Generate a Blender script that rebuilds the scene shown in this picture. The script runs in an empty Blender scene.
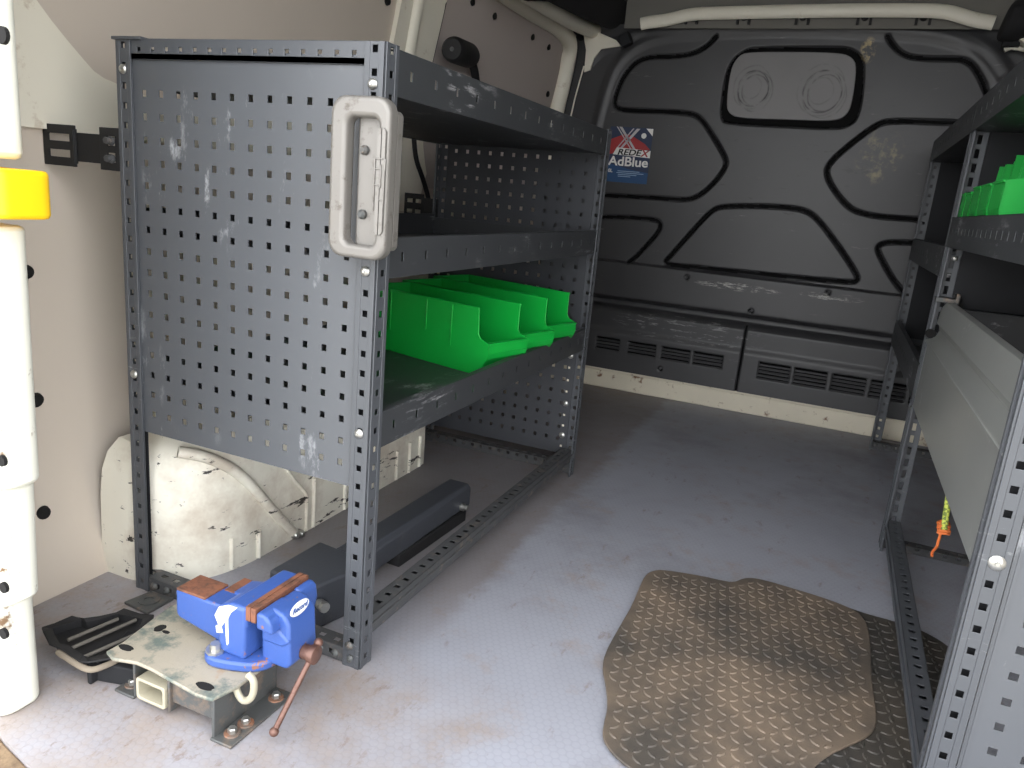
import bpy, bmesh, math, random
import numpy as np
from mathutils import Vector, Matrix
random.seed(7)
SC = bpy.context.scene
COL = SC.collection
MM = 0.001

# ------------------------------------------------------------------ camera
CL = np.array([643.0, -986.2, 829.9]); CR = (1.323, -0.087, 0.410); CF = 755.9
V_ = None
def setcam(loc, rot, f):
    global CL, CR, CF, RM
    CL = np.array(loc); CR = rot; CF = f
    rx, ry, rz = rot
    cx, sx, cy, sy, cz, sz = math.cos(rx), math.sin(rx), math.cos(ry), math.sin(ry), math.cos(rz), math.sin(rz)
    Rx = np.array([[1,0,0],[0,cx,-sx],[0,sx,cx]]); Ry = np.array([[cy,0,sy],[0,1,0],[-sy,0,cy]]); Rz = np.array([[cz,-sz,0],[sz,cz,0],[0,0,1]])
    RM = Rz @ Ry @ Rx
setcam((643.00, -986.21, 829.88), (1.32282, -0.08713, 0.40979), 755.89)
cam = bpy.data.cameras.new('camera'); camo = bpy.data.objects.new('camera', cam); COL.objects.link(camo)
cam.sensor_fit = 'HORIZONTAL'; cam.sensor_width = 36; cam.lens = CF/1024*36; cam.clip_start = 0.02
camo.location = tuple(CL*MM); camo.rotation_euler = CR
SC.camera = camo

def ray(x, y):
    return RM @ np.array([(x-512)/CF, -(y-384)/CF, -1.0])
def px(x, y, ax, val):
    """survey helper: where the sight line through a pixel meets the plane (axis ax) = val, in mm"""
    d = ray(x, y); t = (val-CL[ax])/d[ax]
    return CL + t*d

# ------------------------------------------------------------------ mesh builder (mm)
class MB:
    def __init__(s): s.v = []; s.f = []; s.m = []
    def add(s, vs, fs, mi=0):
        b = len(s.v); s.v += [tuple(map(float, p)) for p in vs]
        for f in fs: s.f.append([b+i for i in f]); s.m.append(mi)
        return s
    def box(s, x0, x1, y0, y1, z0, z1, mi=0):
        vs = [(x, y, z) for z in (z0, z1) for y in (y0, y1) for x in (x0, x1)]
        return s.add(vs, [(0,2,3,1),(4,5,7,6),(0,1,5,4),(1,3,7,5),(3,2,6,7),(2,0,4,6)], mi)
    def obox(s, c, u, v, w, hu, hv, hw, mi=0):
        c = Vector(c); u = Vector(u).normalized()*hu; v = Vector(v).normalized()*hv; w = Vector(w).normalized()*hw
        vs = [c+u*a+v*b+w*d for d in (-1,1) for b in (-1,1) for a in (-1,1)]
        return s.add(vs, [(0,2,3,1),(4,5,7,6),(0,1,5,4),(1,3,7,5),(3,2,6,7),(2,0,4,6)], mi)
    def prism(s, pts, d, mi=0, cap=True):
        """extrude the closed 3-D outline pts by vector d"""
        n = len(pts); d = Vector(d); a = [Vector(p) for p in pts]; b = [p+d for p in a]
        fs = [(i, (i+1) % n, n+(i+1) % n, n+i) for i in range(n)]
        if cap: fs += [tuple(range(n-1, -1, -1)), tuple(range(n, 2*n))]
        return s.add(a+b, fs, mi)
    def ring(s, outer, inner, d, mi=0):
        n = len(outer); d = Vector(d)
        o = [Vector(p) for p in outer]; i_ = [Vector(p) for p in inner]
        vs = o+i_+[p+d for p in o]+[p+d for p in i_]; fs = []
        for k in range(n):
            j = (k+1) % n
            fs += [(k, n+k, n+j, j), (2*n+k, 2*n+j, 3*n+j, 3*n+k), (k, j, 2*n+j, 2*n+k), (n+k, 3*n+k, 3*n+j, n+j)]
        return s.add(vs, fs, mi)
    def cyl(s, p0, p1, r0, r1=None, n=20, mi=0):
        r1 = r0 if r1 is None else r1
        return s.lathe(p0, p1, [(0, r0), (1, r1)], n, mi)
    def lathe(s, p0, p1, prof, n=20, mi=0):
        """prof: (fraction along p0-p1, radius), closed with caps"""
        p0 = Vector(p0); p1 = Vector(p1); w = (p1-p0); ax = w.normalized()
        u = ax.orthogonal().normalized(); v = ax.cross(u)
        vs = []; fs = []
        for (t, r) in prof:
            for k in range(n):
                a = 2*math.pi*k/n; vs.append(p0+w*t+(u*math.cos(a)+v*math.sin(a))*r)
        for j in range(len(prof)-1):
            for k in range(n):
                k2 = (k+1) % n; fs.append((j*n+k, j*n+k2, (j+1)*n+k2, (j+1)*n+k))
        fs += [tuple(range(n-1, -1, -1)), tuple(range((len(prof)-1)*n, len(prof)*n))]
        return s.add(vs, fs, mi)
    def tube(s, path, r, n=12, mi=0, flat=1.0, up=None, smooth=0):
        P = [Vector(p) for p in path]
        for _ in range(smooth):
            Q = [P[0]]
            for a, b in zip(P, P[1:]): Q += [a*.75+b*.25, a*.25+b*.75]
            P = Q+[P[-1]]
        rs = r if isinstance(r, (list, tuple)) else [r]*len(P)
        vs = []; fs = []; u = None
        for i, p in enumerate(P):
            t = (P[min(i+1, len(P)-1)]-P[max(i-1, 0)]).normalized()
            if u is None: u = Vector(up) if up else t.orthogonal()
            u = (u-t*u.dot(t)).normalized(); v = t.cross(u)
            for k in range(n):
                a = 2*math.pi*k/n; vs.append(p+(u*math.cos(a)+v*math.sin(a)*flat)*rs[min(i, len(rs)-1)])
        for j in range(len(P)-1):
            for k in range(n):
                k2 = (k+1) % n; fs.append((j*n+k, j*n+k2, (j+1)*n+k2, (j+1)*n+k))
        fs += [tuple(range(n-1, -1, -1)), tuple(range((len(P)-1)*n, len(P)*n))]
        return s.add(vs, fs, mi)
    def sphere(s, c, r, mi=0, n=12, sc=(1,1,1)):
        vs = []; fs = []; m = n//2
        for j in range(m+1):
            th = math.pi*j/m
            for k in range(n):
                a = 2*math.pi*k/n
                vs.append((c[0]+r*sc[0]*math.sin(th)*math.cos(a), c[1]+r*sc[1]*math.sin(th)*math.sin(a), c[2]+r*sc[2]*math.cos(th)))
        for j in range(m):
            for k in range(n):
                k2 = (k+1) % n; fs.append((j*n+k, (j+1)*n+k, (j+1)*n+k2, j*n+k2))
        return s.add(vs, fs, mi)
    def perf(s, o, u, v, W, H, th, uc, vc, hw, hh, skip=(), mi=0):
        """perforated sheet: origin o, directions u,v, thickness th along u x v; rectangular holes centred at uc x vc"""
        o = Vector(o); u = Vector(u).normalized(); v = Vector(v).normalized(); w = u.cross(v)*th
        def cuts(c, h, L):
            r = [0.0]
            for a in c: r += [a-h, a+h]
            return r+[float(L)]
        U = cuts(uc, hw, W); Vv = cuts(vc, hh, H); nu = len(U); nv = len(Vv)
        vs = [o+u*a+v*b for b in Vv for a in U]+[o+u*a+v*b+w for b in Vv for a in U]
        N = nu*nv; fs = []
        hole = lambda i, j: i % 2 == 1 and j % 2 == 1 and ((i-1)//2, (j-1)//2) not in skip
        solid = lambda i, j: 0 <= i < nu-1 and 0 <= j < nv-1 and not hole(i, j)
        for j in range(nv-1):
            for i in range(nu-1):
                if not solid(i, j): continue
                a, b, c, d = j*nu+i, j*nu+i+1, (j+1)*nu+i+1, (j+1)*nu+i
                fs += [(d, c, b, a), (N+a, N+b, N+c, N+d)]
                if not solid(i, j-1): fs.append((a, b, N+b, N+a))
                if not solid(i+1, j): fs.append((b, c, N+c, N+b))
                if not solid(i, j+1): fs.append((c, d, N+d, N+c))
                if not solid(i-1, j): fs.append((d, a, N+a, N+d))
        return s.add(vs, fs, mi)
    def build(s, name, mats, parent=None, bevel=0, smooth=False, seg=2, rot=None, org=None):
        org = Vector(org) if org is not None else (Vector(parent['_o']) if parent is not None and '_o' in parent else Vector((0,0,0)))
        me = bpy.data.meshes.new(name)
        me.from_pydata([((Vector(p)-org)*MM)[:] for p in s.v], [], s.f)
        if not isinstance(mats, (list, tuple)): mats = [mats]
        for m in mats: me.materials.append(m)
        me.polygons.foreach_set('material_index', s.m)
        bm = bmesh.new(); bm.from_mesh(me); bmesh.ops.recalc_face_normals(bm, faces=bm.faces); bm.to_mesh(me); bm.free()
        me.update()
        o = bpy.data.objects.new(name, me); COL.objects.link(o)
        o['_o'] = tuple(org)
        if parent is not None: o.parent = parent
        else: o.location = org*MM
        if bevel:
            b = o.modifiers.new('bevel', 'BEVEL'); b.width = bevel*MM; b.segments = seg; b.limit_method = 'ANGLE'; b.angle_limit = 0.6
            b.harden_normals = False
        if smooth or bevel:
            me.polygons.foreach_set('use_smooth', [True]*len(me.polygons))
            me.set_sharp_from_angle(angle=0.6)
        return o

def tag(o, label=None, cat=None, group=None, kind=None):
    if label: o['label'] = label
    if cat: o['category'] = cat
    if group: o['group'] = group
    if kind: o['kind'] = kind
    return o
def thing(name, loc, label, cat, group=None, rz=0):
    o = bpy.data.objects.new(name, None); COL.objects.link(o); o.empty_display_size = .05
    o.location = Vector(loc)*MM; o.rotation_euler = (0, 0, rz); o['_o'] = tuple(map(float, loc))
    return tag(o, label, cat, group)
def copy_tree(o, parent=None):
    c = o.copy(); COL.objects.link(c); c.parent = parent
    for ch in list(o.children): copy_tree(ch, c)
    return c

# ------------------------------------------------------------------ materials
def srgb(r, g, b):
    f = lambda c: (c/255/12.92) if c/255 <= .04045 else ((c/255+.055)/1.055)**2.4
    return (f(r), f(g), f(b), 1)
class NT:
    def __init__(s, name):
        s.m = bpy.data.materials.new(name); s.m.use_nodes = True; s.t = s.m.node_tree; s.b = s.t.nodes['Principled BSDF']
        s.co = s.t.nodes.new('ShaderNodeTexCoord').outputs['Object']
    def n(s, typ, **k):
        nd = s.t.nodes.new(typ)
        for a, b in k.items(): setattr(nd, a, b)
        return nd
    def l(s, a, b): s.t.links.new(a, b)
    def noise(s, scale, detail=4, rough=.55, stretch=None, co=None):
        nd = s.n('ShaderNodeTexNoise'); nd.inputs['Scale'].default_value = scale; nd.inputs['Detail'].default_value = detail; nd.inputs['Roughness'].default_value = rough
        src = co or s.co
        if stretch:
            mp = s.n('ShaderNodeMapping'); mp.inputs['Scale'].default_value = stretch; s.l(src, mp.inputs['Vector']); src = mp.outputs[0]
        s.l(src, nd.inputs['Vector']); return nd.outputs['Fac']
    def ramp(s, fac, a, b, ca=(0,0,0,1), cb=(1,1,1,1)):
        r = s.n('ShaderNodeValToRGB'); r.color_ramp.elements[0].position = a; r.color_ramp.elements[1].position = b
        r.color_ramp.elements[0].color = ca; r.color_ramp.elements[1].color = cb; s.l(fac, r.inputs[0]); return r.outputs[0]
    def mix(s, fac, a, b):
        m = s.n('ShaderNodeMix', data_type='RGBA')
        if hasattr(fac, 'links') or not isinstance(fac, (int, float)): s.l(fac, m.inputs[0])
        else: m.inputs[0].default_value = fac
        for v, i in ((a, 6), (b, 7)):
            if isinstance(v, tuple): m.inputs[i].default_value = v
            else: s.l(v, m.inputs[i])
        return m.outputs[2]
    def math(s, op, a, b=None, c=None):
        m = s.n('ShaderNodeMath', operation=op)
        for i, v in enumerate((a, b, c)):
            if v is None: continue
            if isinstance(v, (int, float)): m.inputs[i].default_value = v
            else: s.l(v, m.inputs[i])
        return m.outputs[0]
    def bump(s, h, strength=.3, dist=.001):
        b = s.n('ShaderNodeBump'); b.inputs['Strength'].default_value = strength; b.inputs['Distance'].default_value = dist
        s.l(h, b.inputs['Height']); s.l(b.outputs[0], s.b.inputs['Normal'])
    def color(s, c):
        if isinstance(c, tuple): s.b.inputs['Base Color'].default_value = c
        else: s.l(c, s.b.inputs['Base Color'])
    def rough(s, r):
        if isinstance(r, (int, float)): s.b.inputs['Roughness'].default_value = r
        else: s.l(r, s.b.inputs['Roughness'])

def paint(name, c, r=.5, var=.12, vs=6, dirt=None, dpos=(.62, .72), dscale=14, scr=None, spos=(.66, .7), sscale=30, sstr=(1,1,6), metallic=0, bump=.15, bscale=700, spec=.5):
    t = NT(name); c0 = srgb(*c); dk = tuple(x*(1-var*2) for x in c0[:3])+(1,); lt = tuple(min(1, x*(1+var)) for x in c0[:3])+(1,)
    col = t.mix(t.noise(vs), dk, lt)
    if dirt:
        m = t.ramp(t.noise(dscale, 8, .7), dpos[0], dpos[1]); col = t.mix(m, col, srgb(*dirt))
    if scr:
        m = t.math('MULTIPLY', t.ramp(t.noise(sscale, 8, .75, stretch=sstr), spos[0], spos[1]), t.ramp(t.noise(5.0, 2), .5, .62)); col = t.mix(m, col, srgb(*scr))
    t.color(col); t.rough(r); t.b.inputs['Metallic'].default_value = metallic; t.b.inputs['Specular IOR Level'].default_value = spec
    if bump: t.bump(t.noise(bscale, 2), bump, .0006)
    return t.m

M = {}
M['rack'] = paint('anthracite_powder_coat', (76, 79, 84), .42, .06, 3, scr=(135, 137, 140), spos=(.6, .66), spec=.6)
M['shelf'] = paint('anthracite_shelf_paint', (58, 60, 63), .45, .08, 5, scr=(150, 150, 153), spos=(.54, .63), sscale=22, sstr=(1, .5, 3))
M['rackshaded'] = paint('anthracite_far_panel_shaded', (60, 62, 67), .5, .06)  # darker copy of the rack coat, interior shade put into its colour
M['rackdusty'] = paint('dusty_anthracite_paint', (74, 75, 77), .6, .12, 8, dirt=(120, 108, 96), dpos=(.55, .75), dscale=30)
M['endpanel'] = paint('scuffed_anthracite_panel', (84, 87, 92), .40, .06, 2.5, scr=(165, 168, 172), spos=(.57, .66), sscale=10, sstr=(1.5, 1.5, .6), spec=.6)
M['dark'] = paint('dark_parts_and_shade', (34, 35, 38), .7, .1, spec=.3)  # near-black for dark parts, and standing in for shade on some sheets
M['sheet'] = paint('grey_folded_metal', (150, 152, 149), .36, .08, 4, scr=(205, 206, 205), spos=(.58, .66), sscale=12, sstr=(1, 1, 1), metallic=.3, bump=.05)
M['cream'] = paint('cream_body_paint', (238, 233, 217), .42, .06, 3, dirt=(170, 148, 120), dpos=(.60, .75), dscale=9)
M['white'] = paint('white_body_paint', (226, 226, 214), .35, .03, 2, dirt=(120, 95, 70), dpos=(.60, .66), dscale=12)
M['sillp'] = paint('scuffed_sill_paint', (228, 220, 200), .5, .08, 6, dirt=(130, 98, 70), dpos=(.58, .66), dscale=16)
M['beige'] = paint('greige_lining', (206, 195, 182), .75, .05, 2, dirt=(120, 105, 95), dpos=(.72, .85), dscale=6)
M['taupe'] = paint('taupe_lining', (184, 174, 168), .8, .05, 2)
M['black'] = paint('black_moulded_plastic', (62, 62, 64), .42, .12, 3, scr=(120, 118, 114), spos=(.62, .68), sscale=9, sstr=(.6, 1, 4), bump=.2, bscale=900)
t = NT('black_bulkhead_plastic'); col = t.mix(t.noise(3), srgb(52, 52, 54), srgb(68, 68, 70))
sp = t.n('ShaderNodeSeparateXYZ'); t.l(t.co, sp.inputs[0])
def blob(cx, cz_, rx_, rz_):
    a = t.math('DIVIDE', t.math('SUBTRACT', sp.outputs['X'], cx), rx_); b = t.math('DIVIDE', t.math('SUBTRACT', sp.outputs['Z'], cz_), rz_)
    return t.ramp(t.math('ADD', t.math('MULTIPLY', a, a), t.math('MULTIPLY', b, b)), .4, 1.0, (1,1,1,1), (0,0,0,1))
def scuff(pt, rx_, rz_, sc, strt, lo, hi, c, k=.8):
    global col
    q = px(pt[0], pt[1], 1, 2300)*MM
    col = t.mix(t.math('MULTIPLY', t.math('MULTIPLY', blob(q[0], q[2], rx_, rz_), t.ramp(t.noise(sc, 6, .7, stretch=strt), lo, hi)), k), col, srgb(*c))
scuff((738, 287), .19, .018, 30, (1, 1, 5), .5, .6, (190, 188, 182))
scuff((830, 297), .13, .016, 30, (1, 1, 5), .5, .6, (190, 188, 182))
scuff((880, 157), .09, .11, 26, (1, 1, 1), .5, .66, (150, 140, 105))
scuff((790, 160), .5, .35, 9, (1, 1, 3.5), .62, .66, (30, 30, 30), .6)
scuff((690, 330), .36, .07, 16, (1, 1, 6), .57, .63, (150, 150, 150), .6)
scuff((868, 50), .03, .05, 40, (1, 1, 1), .45, .6, (190, 170, 120))
col = t.mix(t.math('MULTIPLY', t.ramp(t.noise(9, 8, .75, stretch=(.6, 1, 4)), .63, .68), .5), col, srgb(125, 123, 120))
t.color(col); t.rough(.42); t.bump(t.noise(900, 2), .2, .0006); M['bulk'] = t.m
M['groove'] = paint('recess_shade_black', (12, 12, 13), .8, .05, spec=.15)  # near-black painting shade into the bulkhead's grooves, slots and window recess
M['winpanel'] = paint('grey_window_panel', (128, 126, 126), .5, .05)
M['rubberblk'] = paint('black_rubber', (28, 28, 30), .7, .1)
M['foam'] = paint('black_headliner_foam', (36, 36, 38), .9, .1)
M['ceil'] = paint('grey_roof_lining', (118, 116, 110), .85, .08, 3)
M['steel'] = paint('zinc_steel', (190, 190, 186), .3, .08, metallic=.85, bump=0)
M['alu'] = paint('satin_cast_aluminium', (126, 123, 119), .4, .08, 10, metallic=.3, dirt=(96, 90, 84), dpos=(.56, .68), dscale=40)
M['yellow'] = paint('yellow_plastic', (250, 200, 10), .45, .04)
M['hole'] = paint('dark_hole', (14, 13, 13), .9, .0, bump=0)
M['plate'] = None

# green plastic
t = NT('green_bin_plastic'); t.color(t.mix(t.noise(4), srgb(12, 164, 58), srgb(24, 182, 70))); t.rough(.38); t.b.inputs['Subsurface Weight'].default_value = .12
t.b.inputs['Subsurface Radius'].default_value = (.004, .01, .004); M['green'] = t.m

# floor: grey vinyl with hexagon grain and brown dirt
t = NT('hex_vinyl_floor'); co = t.co
mp = t.n('ShaderNodeMapping'); a = 1/.0145; mp.inputs['Scale'].default_value = (a, a/1.7320508, 0); t.l(co, mp.inputs['Vector'])
def cell(off):
    ad = t.n('ShaderNodeVectorMath', operation='ADD'); t.l(mp.outputs[0], ad.inputs[0]); ad.inputs[1].default_value = off
    fr = t.n('ShaderNodeVectorMath', operation='FRACTION'); t.l(ad.outputs[0], fr.inputs[0])
    sb = t.n('ShaderNodeVectorMath', operation='SUBTRACT'); t.l(fr.outputs[0], sb.inputs[0]); sb.inputs[1].default_value = (.5, .5, 0)
    ml = t.n('ShaderNodeVectorMath', operation='MULTIPLY'); t.l(sb.outputs[0], ml.inputs[0]); ml.inputs[1].default_value = (1, 1.7320508, 0)
    ln = t.n('ShaderNodeVectorMath', operation='LENGTH'); t.l(ml.outputs[0], ln.inputs[0]); return ln.outputs['Value']
d = t.math('ABSOLUTE', t.math('SUBTRACT', cell((0, 0, 0)), cell((.5, .5, 0))))
mind = t.math('MINIMUM', cell((0, 0, 0)), cell((.5, .5, 0)))
hexh = t.ramp(mind, .36, .5, (1, 1, 1, 1), (0, 0, 0, 1))
base = t.mix(t.noise(2.2, 6, .6), srgb(138, 140, 149), srgb(168, 170, 181))
base = t.mix(t.math('MULTIPLY', t.ramp(t.noise(1.6, 7, .7), .5, .72), .65), base, srgb(108, 104, 106))
base = t.mix(t.math('MULTIPLY', t.ramp(t.noise(6, 9, .78), .53, .66), .42), base, srgb(150, 130, 110))
base = t.mix(t.math('MULTIPLY', t.ramp(t.noise(24, 8, .7, stretch=(1, .4, 1)), .60, .68), .5), base, srgb(118, 98, 82))
base = t.mix(t.math('MULTIPLY', t.math('SUBTRACT', 1.0, hexh), .09), base, srgb(95, 93, 98))
# soiled strip of floor beneath and beside the left rack
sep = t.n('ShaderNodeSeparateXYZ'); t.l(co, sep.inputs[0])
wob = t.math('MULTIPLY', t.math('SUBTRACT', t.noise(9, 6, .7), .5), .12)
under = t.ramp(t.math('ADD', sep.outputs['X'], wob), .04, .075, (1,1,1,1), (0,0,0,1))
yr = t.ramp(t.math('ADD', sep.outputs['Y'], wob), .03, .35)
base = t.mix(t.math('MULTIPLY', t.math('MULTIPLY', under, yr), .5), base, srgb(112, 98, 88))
nearm = t.math('MULTIPLY', t.ramp(t.math('ADD', sep.outputs['X'], t.math('MULTIPLY', wob, 2.5)), .0, .30, (1,1,1,1), (0,0,0,1)), t.ramp(t.math('ADD', sep.outputs['Y'], wob), -.02, .10, (1,1,1,1), (0,0,0,1)))
base = t.mix(t.math('MULTIPLY', nearm, t.math('ADD', .22, t.math('MULTIPLY', t.ramp(t.noise(7, 8, .75), .42, .62), .45))), base, srgb(150, 134, 120))
base = t.mix(t.math('MULTIPLY', t.math('MULTIPLY', nearm, t.ramp(t.noise(45, 8, .75, stretch=(1, .5, 1)), .56, .64)), .5), base, srgb(112, 88, 68))
t.color(base); t.rough(t.math('ADD', .42, t.math('MULTIPLY', t.noise(12, 5), .25)))
t.bump(hexh, .25, .0006); M['floor'] = t.m

# rubber mats
def rubber(name, c1, c2, dust, amt):
    t = NT(name); geo = t.n('ShaderNodeNewGeometry')
    col = t.mix(t.noise(14, 8, .75), srgb(*c1), srgb(*c2))
    m = t.math('MULTIPLY', t.ramp(t.noise(3.2, 7, .7), .40, .62), amt); col = t.mix(m, col, srgb(*dust))
    t.color(col); t.rough(.62); t.bump(t.noise(260, 4), .4, .0008); return t.m
M['mat1'] = rubber('dusty_rubber', (66, 62, 58), (86, 80, 74), (128, 112, 96), .8)
M['mat2'] = rubber('black_rubber_mat', (48, 47, 46), (62, 60, 58), (92, 84, 74), .5)

# painted metal with rust / bare patches
def worn(name, c, rust, a, b, sc=18, rough=.45, c3=None, a3=.6, b3=.66, metallic=0):
    t = NT(name); col = t.mix(t.noise(8), tuple(x*.82 for x in srgb(*c)[:3])+(1,), srgb(*c))
    if c3: col = t.mix(t.ramp(t.noise(11, 6, .7, co=None), a3, b3), col, srgb(*c3))
    col = t.mix(t.ramp(t.noise(sc, 9, .72), a, b), col, srgb(*rust)); t.color(col); t.rough(rough); t.b.inputs['Metallic'].default_value = metallic
    t.bump(t.noise(160, 5), .35, .0012); return t.m
M['blue'] = worn('blue_enamel', (62, 92, 162), (140, 98, 76), .61, .63, 22, .35)
M['bluewhite'] = worn('blue_enamel_splashed', (52, 98, 205), (225, 228, 235), .55, .58, 24, .4)
M['rust'] = worn('rusty_steel', (134, 86, 64), (88, 60, 48), .45, .6, 40, .75)
M['copper'] = worn('brown_oxidised_steel', (116, 86, 76), (96, 68, 58), .5, .6, 40, .42, metallic=.4)
M['plate'] = worn('worn_grey_plate', (166, 158, 142), (98, 108, 102), .47, .6, 16, .5, c3=(160, 128, 98), a3=.58, b3=.7)
M['iron'] = worn('weathered_angle_iron', (92, 94, 94), (128, 112, 98), .52, .66, 20, .5, metallic=.3)
M['ironrust'] = worn('rust_ringed_iron', (110, 100, 92), (150, 105, 80), .45, .6, 26, .6, metallic=.2)
M['tubep'] = worn('pale_painted_tube', (176, 170, 150), (150, 138, 116), .6, .7, 20, .45)
M['darksteel'] = worn('dark_box_section', (66, 69, 76), (88, 88, 90), .58, .75, 14, .55)
M['orange'] = paint('orange_cord', (226, 122, 62), .8, .1)
t = NT('yellow_green_rope'); w_ = t.n('ShaderNodeTexChecker'); w_.inputs['Scale'].default_value = 160; t.l(t.co, w_.inputs['Vector'])
t.color(t.mix(w_.outputs['Fac'], srgb(196, 205, 92), srgb(112, 128, 62))); t.rough(.8); M['rope'] = t.m
t = NT('arch_paint'); col = t.mix(t.noise(3), srgb(226, 222, 208), srgb(238, 235, 222))
col = t.mix(t.math('MULTIPLY', t.ramp(t.noise(3.5, 6, .7), .50, .66), .5), col, srgb(164, 142, 122))
col = t.mix(t.ramp(t.noise(26, 8, .7, stretch=(1, .35, 1.6)), .61, .63), col, srgb(52, 48, 44))
t.color(col); t.rough(.5); t.bump(t.noise(30, 4), .15, .002); M['arch'] = t.m
def flat(name, c, r=.5): return paint(name, c, r, 0, bump=0)

# ------------------------------------------------------------------ van shell
FLOORY0, BK = -400, 2300
mb = MB(); mb.prism([(-700, -300, 0), (-420, -372, 0), (-340, -395, 0), (-258, -412, 0), (1450, -412, 0), (1450, 2325, 0), (-700, 2325, 0)], (0, 0, -18))
tag(mb.build('floor', M['floor']), kind='structure')
# outside ground and rear step of the van
mb = MB(); mb.box(-9000, 9000, -12000, 9000, -640, -600)
tag(mb.build('trim_9', flat('yard_concrete', (150, 146, 138), .9)), kind='structure')
mb = MB()
pts = [(-460, -385, -4), (-345, -424, -4), (-262, -445, -4), (1450, -445, -4), (1450, -412, -4), (-258, -412, -4), (-340, -395, -4), (-420, -372, -4)]
mb.prism(pts, (0, 0, -30)); tag(mb.build('trim_1', worn('dirty_edge_strip', (140, 118, 92), (96, 78, 60), .45, .6, 20, .7), bevel=3), kind='structure')
mb = MB(); pts = [(-480, -450, -30), (-345, -500, -30), (-262, -560, -30), (1450, -560, -30), (1450, -444, -30), (-262, -444, -30), (-345, -423, -30), (-420, -371, -30)]
mb.prism(pts, (0, 0, -60)); tag(mb.build('trim_2', M['cream'], bevel=4), kind='structure')

WP = [(-80, -612), (0, -626), (250, -682), (600, -724), (900, -738), (1150, -728), (1400, -690), (1640, -610)]
def wallx(y, z):
    zz = min(max(z, WP[0][0]), WP[-1][0])
    for (a, xa), (b, xb) in zip(WP, WP[1:]):
        if zz <= b: x = xa+(xb-xa)*(zz-a)/(b-a); break
    s = min(max((y-1100)/1200, 0), 1); return x+105*s*s*(3-2*s)
def onwall(x_, y_, off=0):
    d = ray(x_, y_); t = 200.0
    while t < 6000:
        p = CL+d*t
        if p[0] <= wallx(p[1], p[2])+off: break
        t += 2
    return p
ys = list(range(-420, 2341, 60)); zs = list(range(-60, 1641, 50))
mb = MB(); vs = [(wallx(y, z), y, z) for z in zs for y in ys]; n = len(ys)
fs = [(j*n+i, j*n+i+1, (j+1)*n+i+1, (j+1)*n+i) for j in range(len(zs)-1) for i in range(n-1)]
mb.add(vs, fs); b = len(vs)
mb.add([(v[0]-40, v[1], v[2]) for v in vs], fs)
tag(mb.build('wall_left', M['beige'], smooth=True), kind='structure')

def wallslab(outl, th, step=40, back=0, inside=None):
    """a rounded raised panel on the left wall: outline in (y, z), following the wall's curve"""
    import mathutils.geometry as g
    m = MB(); n = len(outl)
    bm = bmesh.new(); vv = [bm.verts.new((y, z, 0)) for y, z in outl]; bm.faces.new(vv)
    # cut into strips so it can bend with the wall
    y0, y1 = min(p[0] for p in outl), max(p[0] for p in outl); z0, z1 = min(p[1] for p in outl), max(p[1] for p in outl)
    for k in range(int(z0//50), int(z1//50)+1):
        bmesh.ops.bisect_plane(bm, geom=bm.verts[:]+bm.edges[:]+bm.faces[:], plane_co=(0, k*50, 0), plane_no=(0, 1, 0))
    for k in range(int(y0//100), int(y1//100)+1):
        bmesh.ops.bisect_plane(bm, geom=bm.verts[:]+bm.edges[:]+bm.faces[:], plane_co=(k*100, 0, 0), plane_no=(1, 0, 0))
    r = bmesh.ops.extrude_face_region(bm, geom=bm.faces[:]); top = {v for v in r['geom'] if isinstance(v, bmesh.types.BMVert)}
    bm.verts.index_update()
    vs = [(wallx(v.co.x, v.co.y)+(th if v in top else back), v.co.x, v.co.y) for v in bm.verts]
    fs = [[v.index for v in f.verts] for f in bm.faces]; bm.free()
    return m.add(vs, fs)
def yz(pts, off=0): return [tuple(onwall(x, y, off)[1:]) for x, y in pts]

# cream upper frame (rear part, band and middle pillar)
near = yz([(30, 0), (45, 20), (62, 41), (78, 60), (88, 71), (98, 78), (108, 82)])
pil = yz([(397, 0), (389, 42)]); pir = yz([(443, 0), (428, 62)])
zt = 1630
yl = lambda z: pil[0][0]+(pil[1][0]-pil[0][0])*(z-pil[0][1])/(pil[1][1]-pil[0][1])
yr_ = lambda z: pir[0][0]+(pir[1][0]-pir[0][0])*(z-pir[0][1])/(pir[1][1]-pir[0][1])
outl = [(-410, 868), (-410, 1400), (near[0][0]-120, 1400)]+near+[(near[-1][0]+50, near[-1][1]-14), (900, 965), (yl(1050)-90, 968), (yl(1080)-30, 1000), (yl(1120), 1100), (yl(zt), zt), (yr_(zt), zt), (yr_(1100), 1100), (yr_(1000)+20, 960), (yr_(900)+60, 868), (yr_(900), 740), (yl(900)-60, 740), (yl(900)-160, 868)]
tag(wallslab(outl, 16).build('trim_3', M['cream'], bevel=9, seg=3), kind='structure')
# pressed ridge of the middle pillar
mb = MB(); rp = [onwall(418, 0, 16), onwall(407.5, 58, 16)]; dd = rp[1]-rp[0]
mb.tube([rp[0]-dd*.6, rp[0], rp[1], rp[1]+dd*2.2], 22, 14, flat=.9, up=(0, 1, 0)); tag(mb.build('trim_4', M['cream'], smooth=True), kind='structure')
# shut line behind the pillar and holes in the linings
mb = MB(); sp = [onwall(446, -6, 4), onwall(430, 64, 4)]; dd = sp[1]-sp[0]
mb.tube([sp[0]-dd*.5, sp[0], sp[1], sp[1]+dd*2], 9, 8, up=(1, 0, 0)); tag(mb.build('trim_5', M['rubberblk'], smooth=True), kind='structure')
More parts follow.
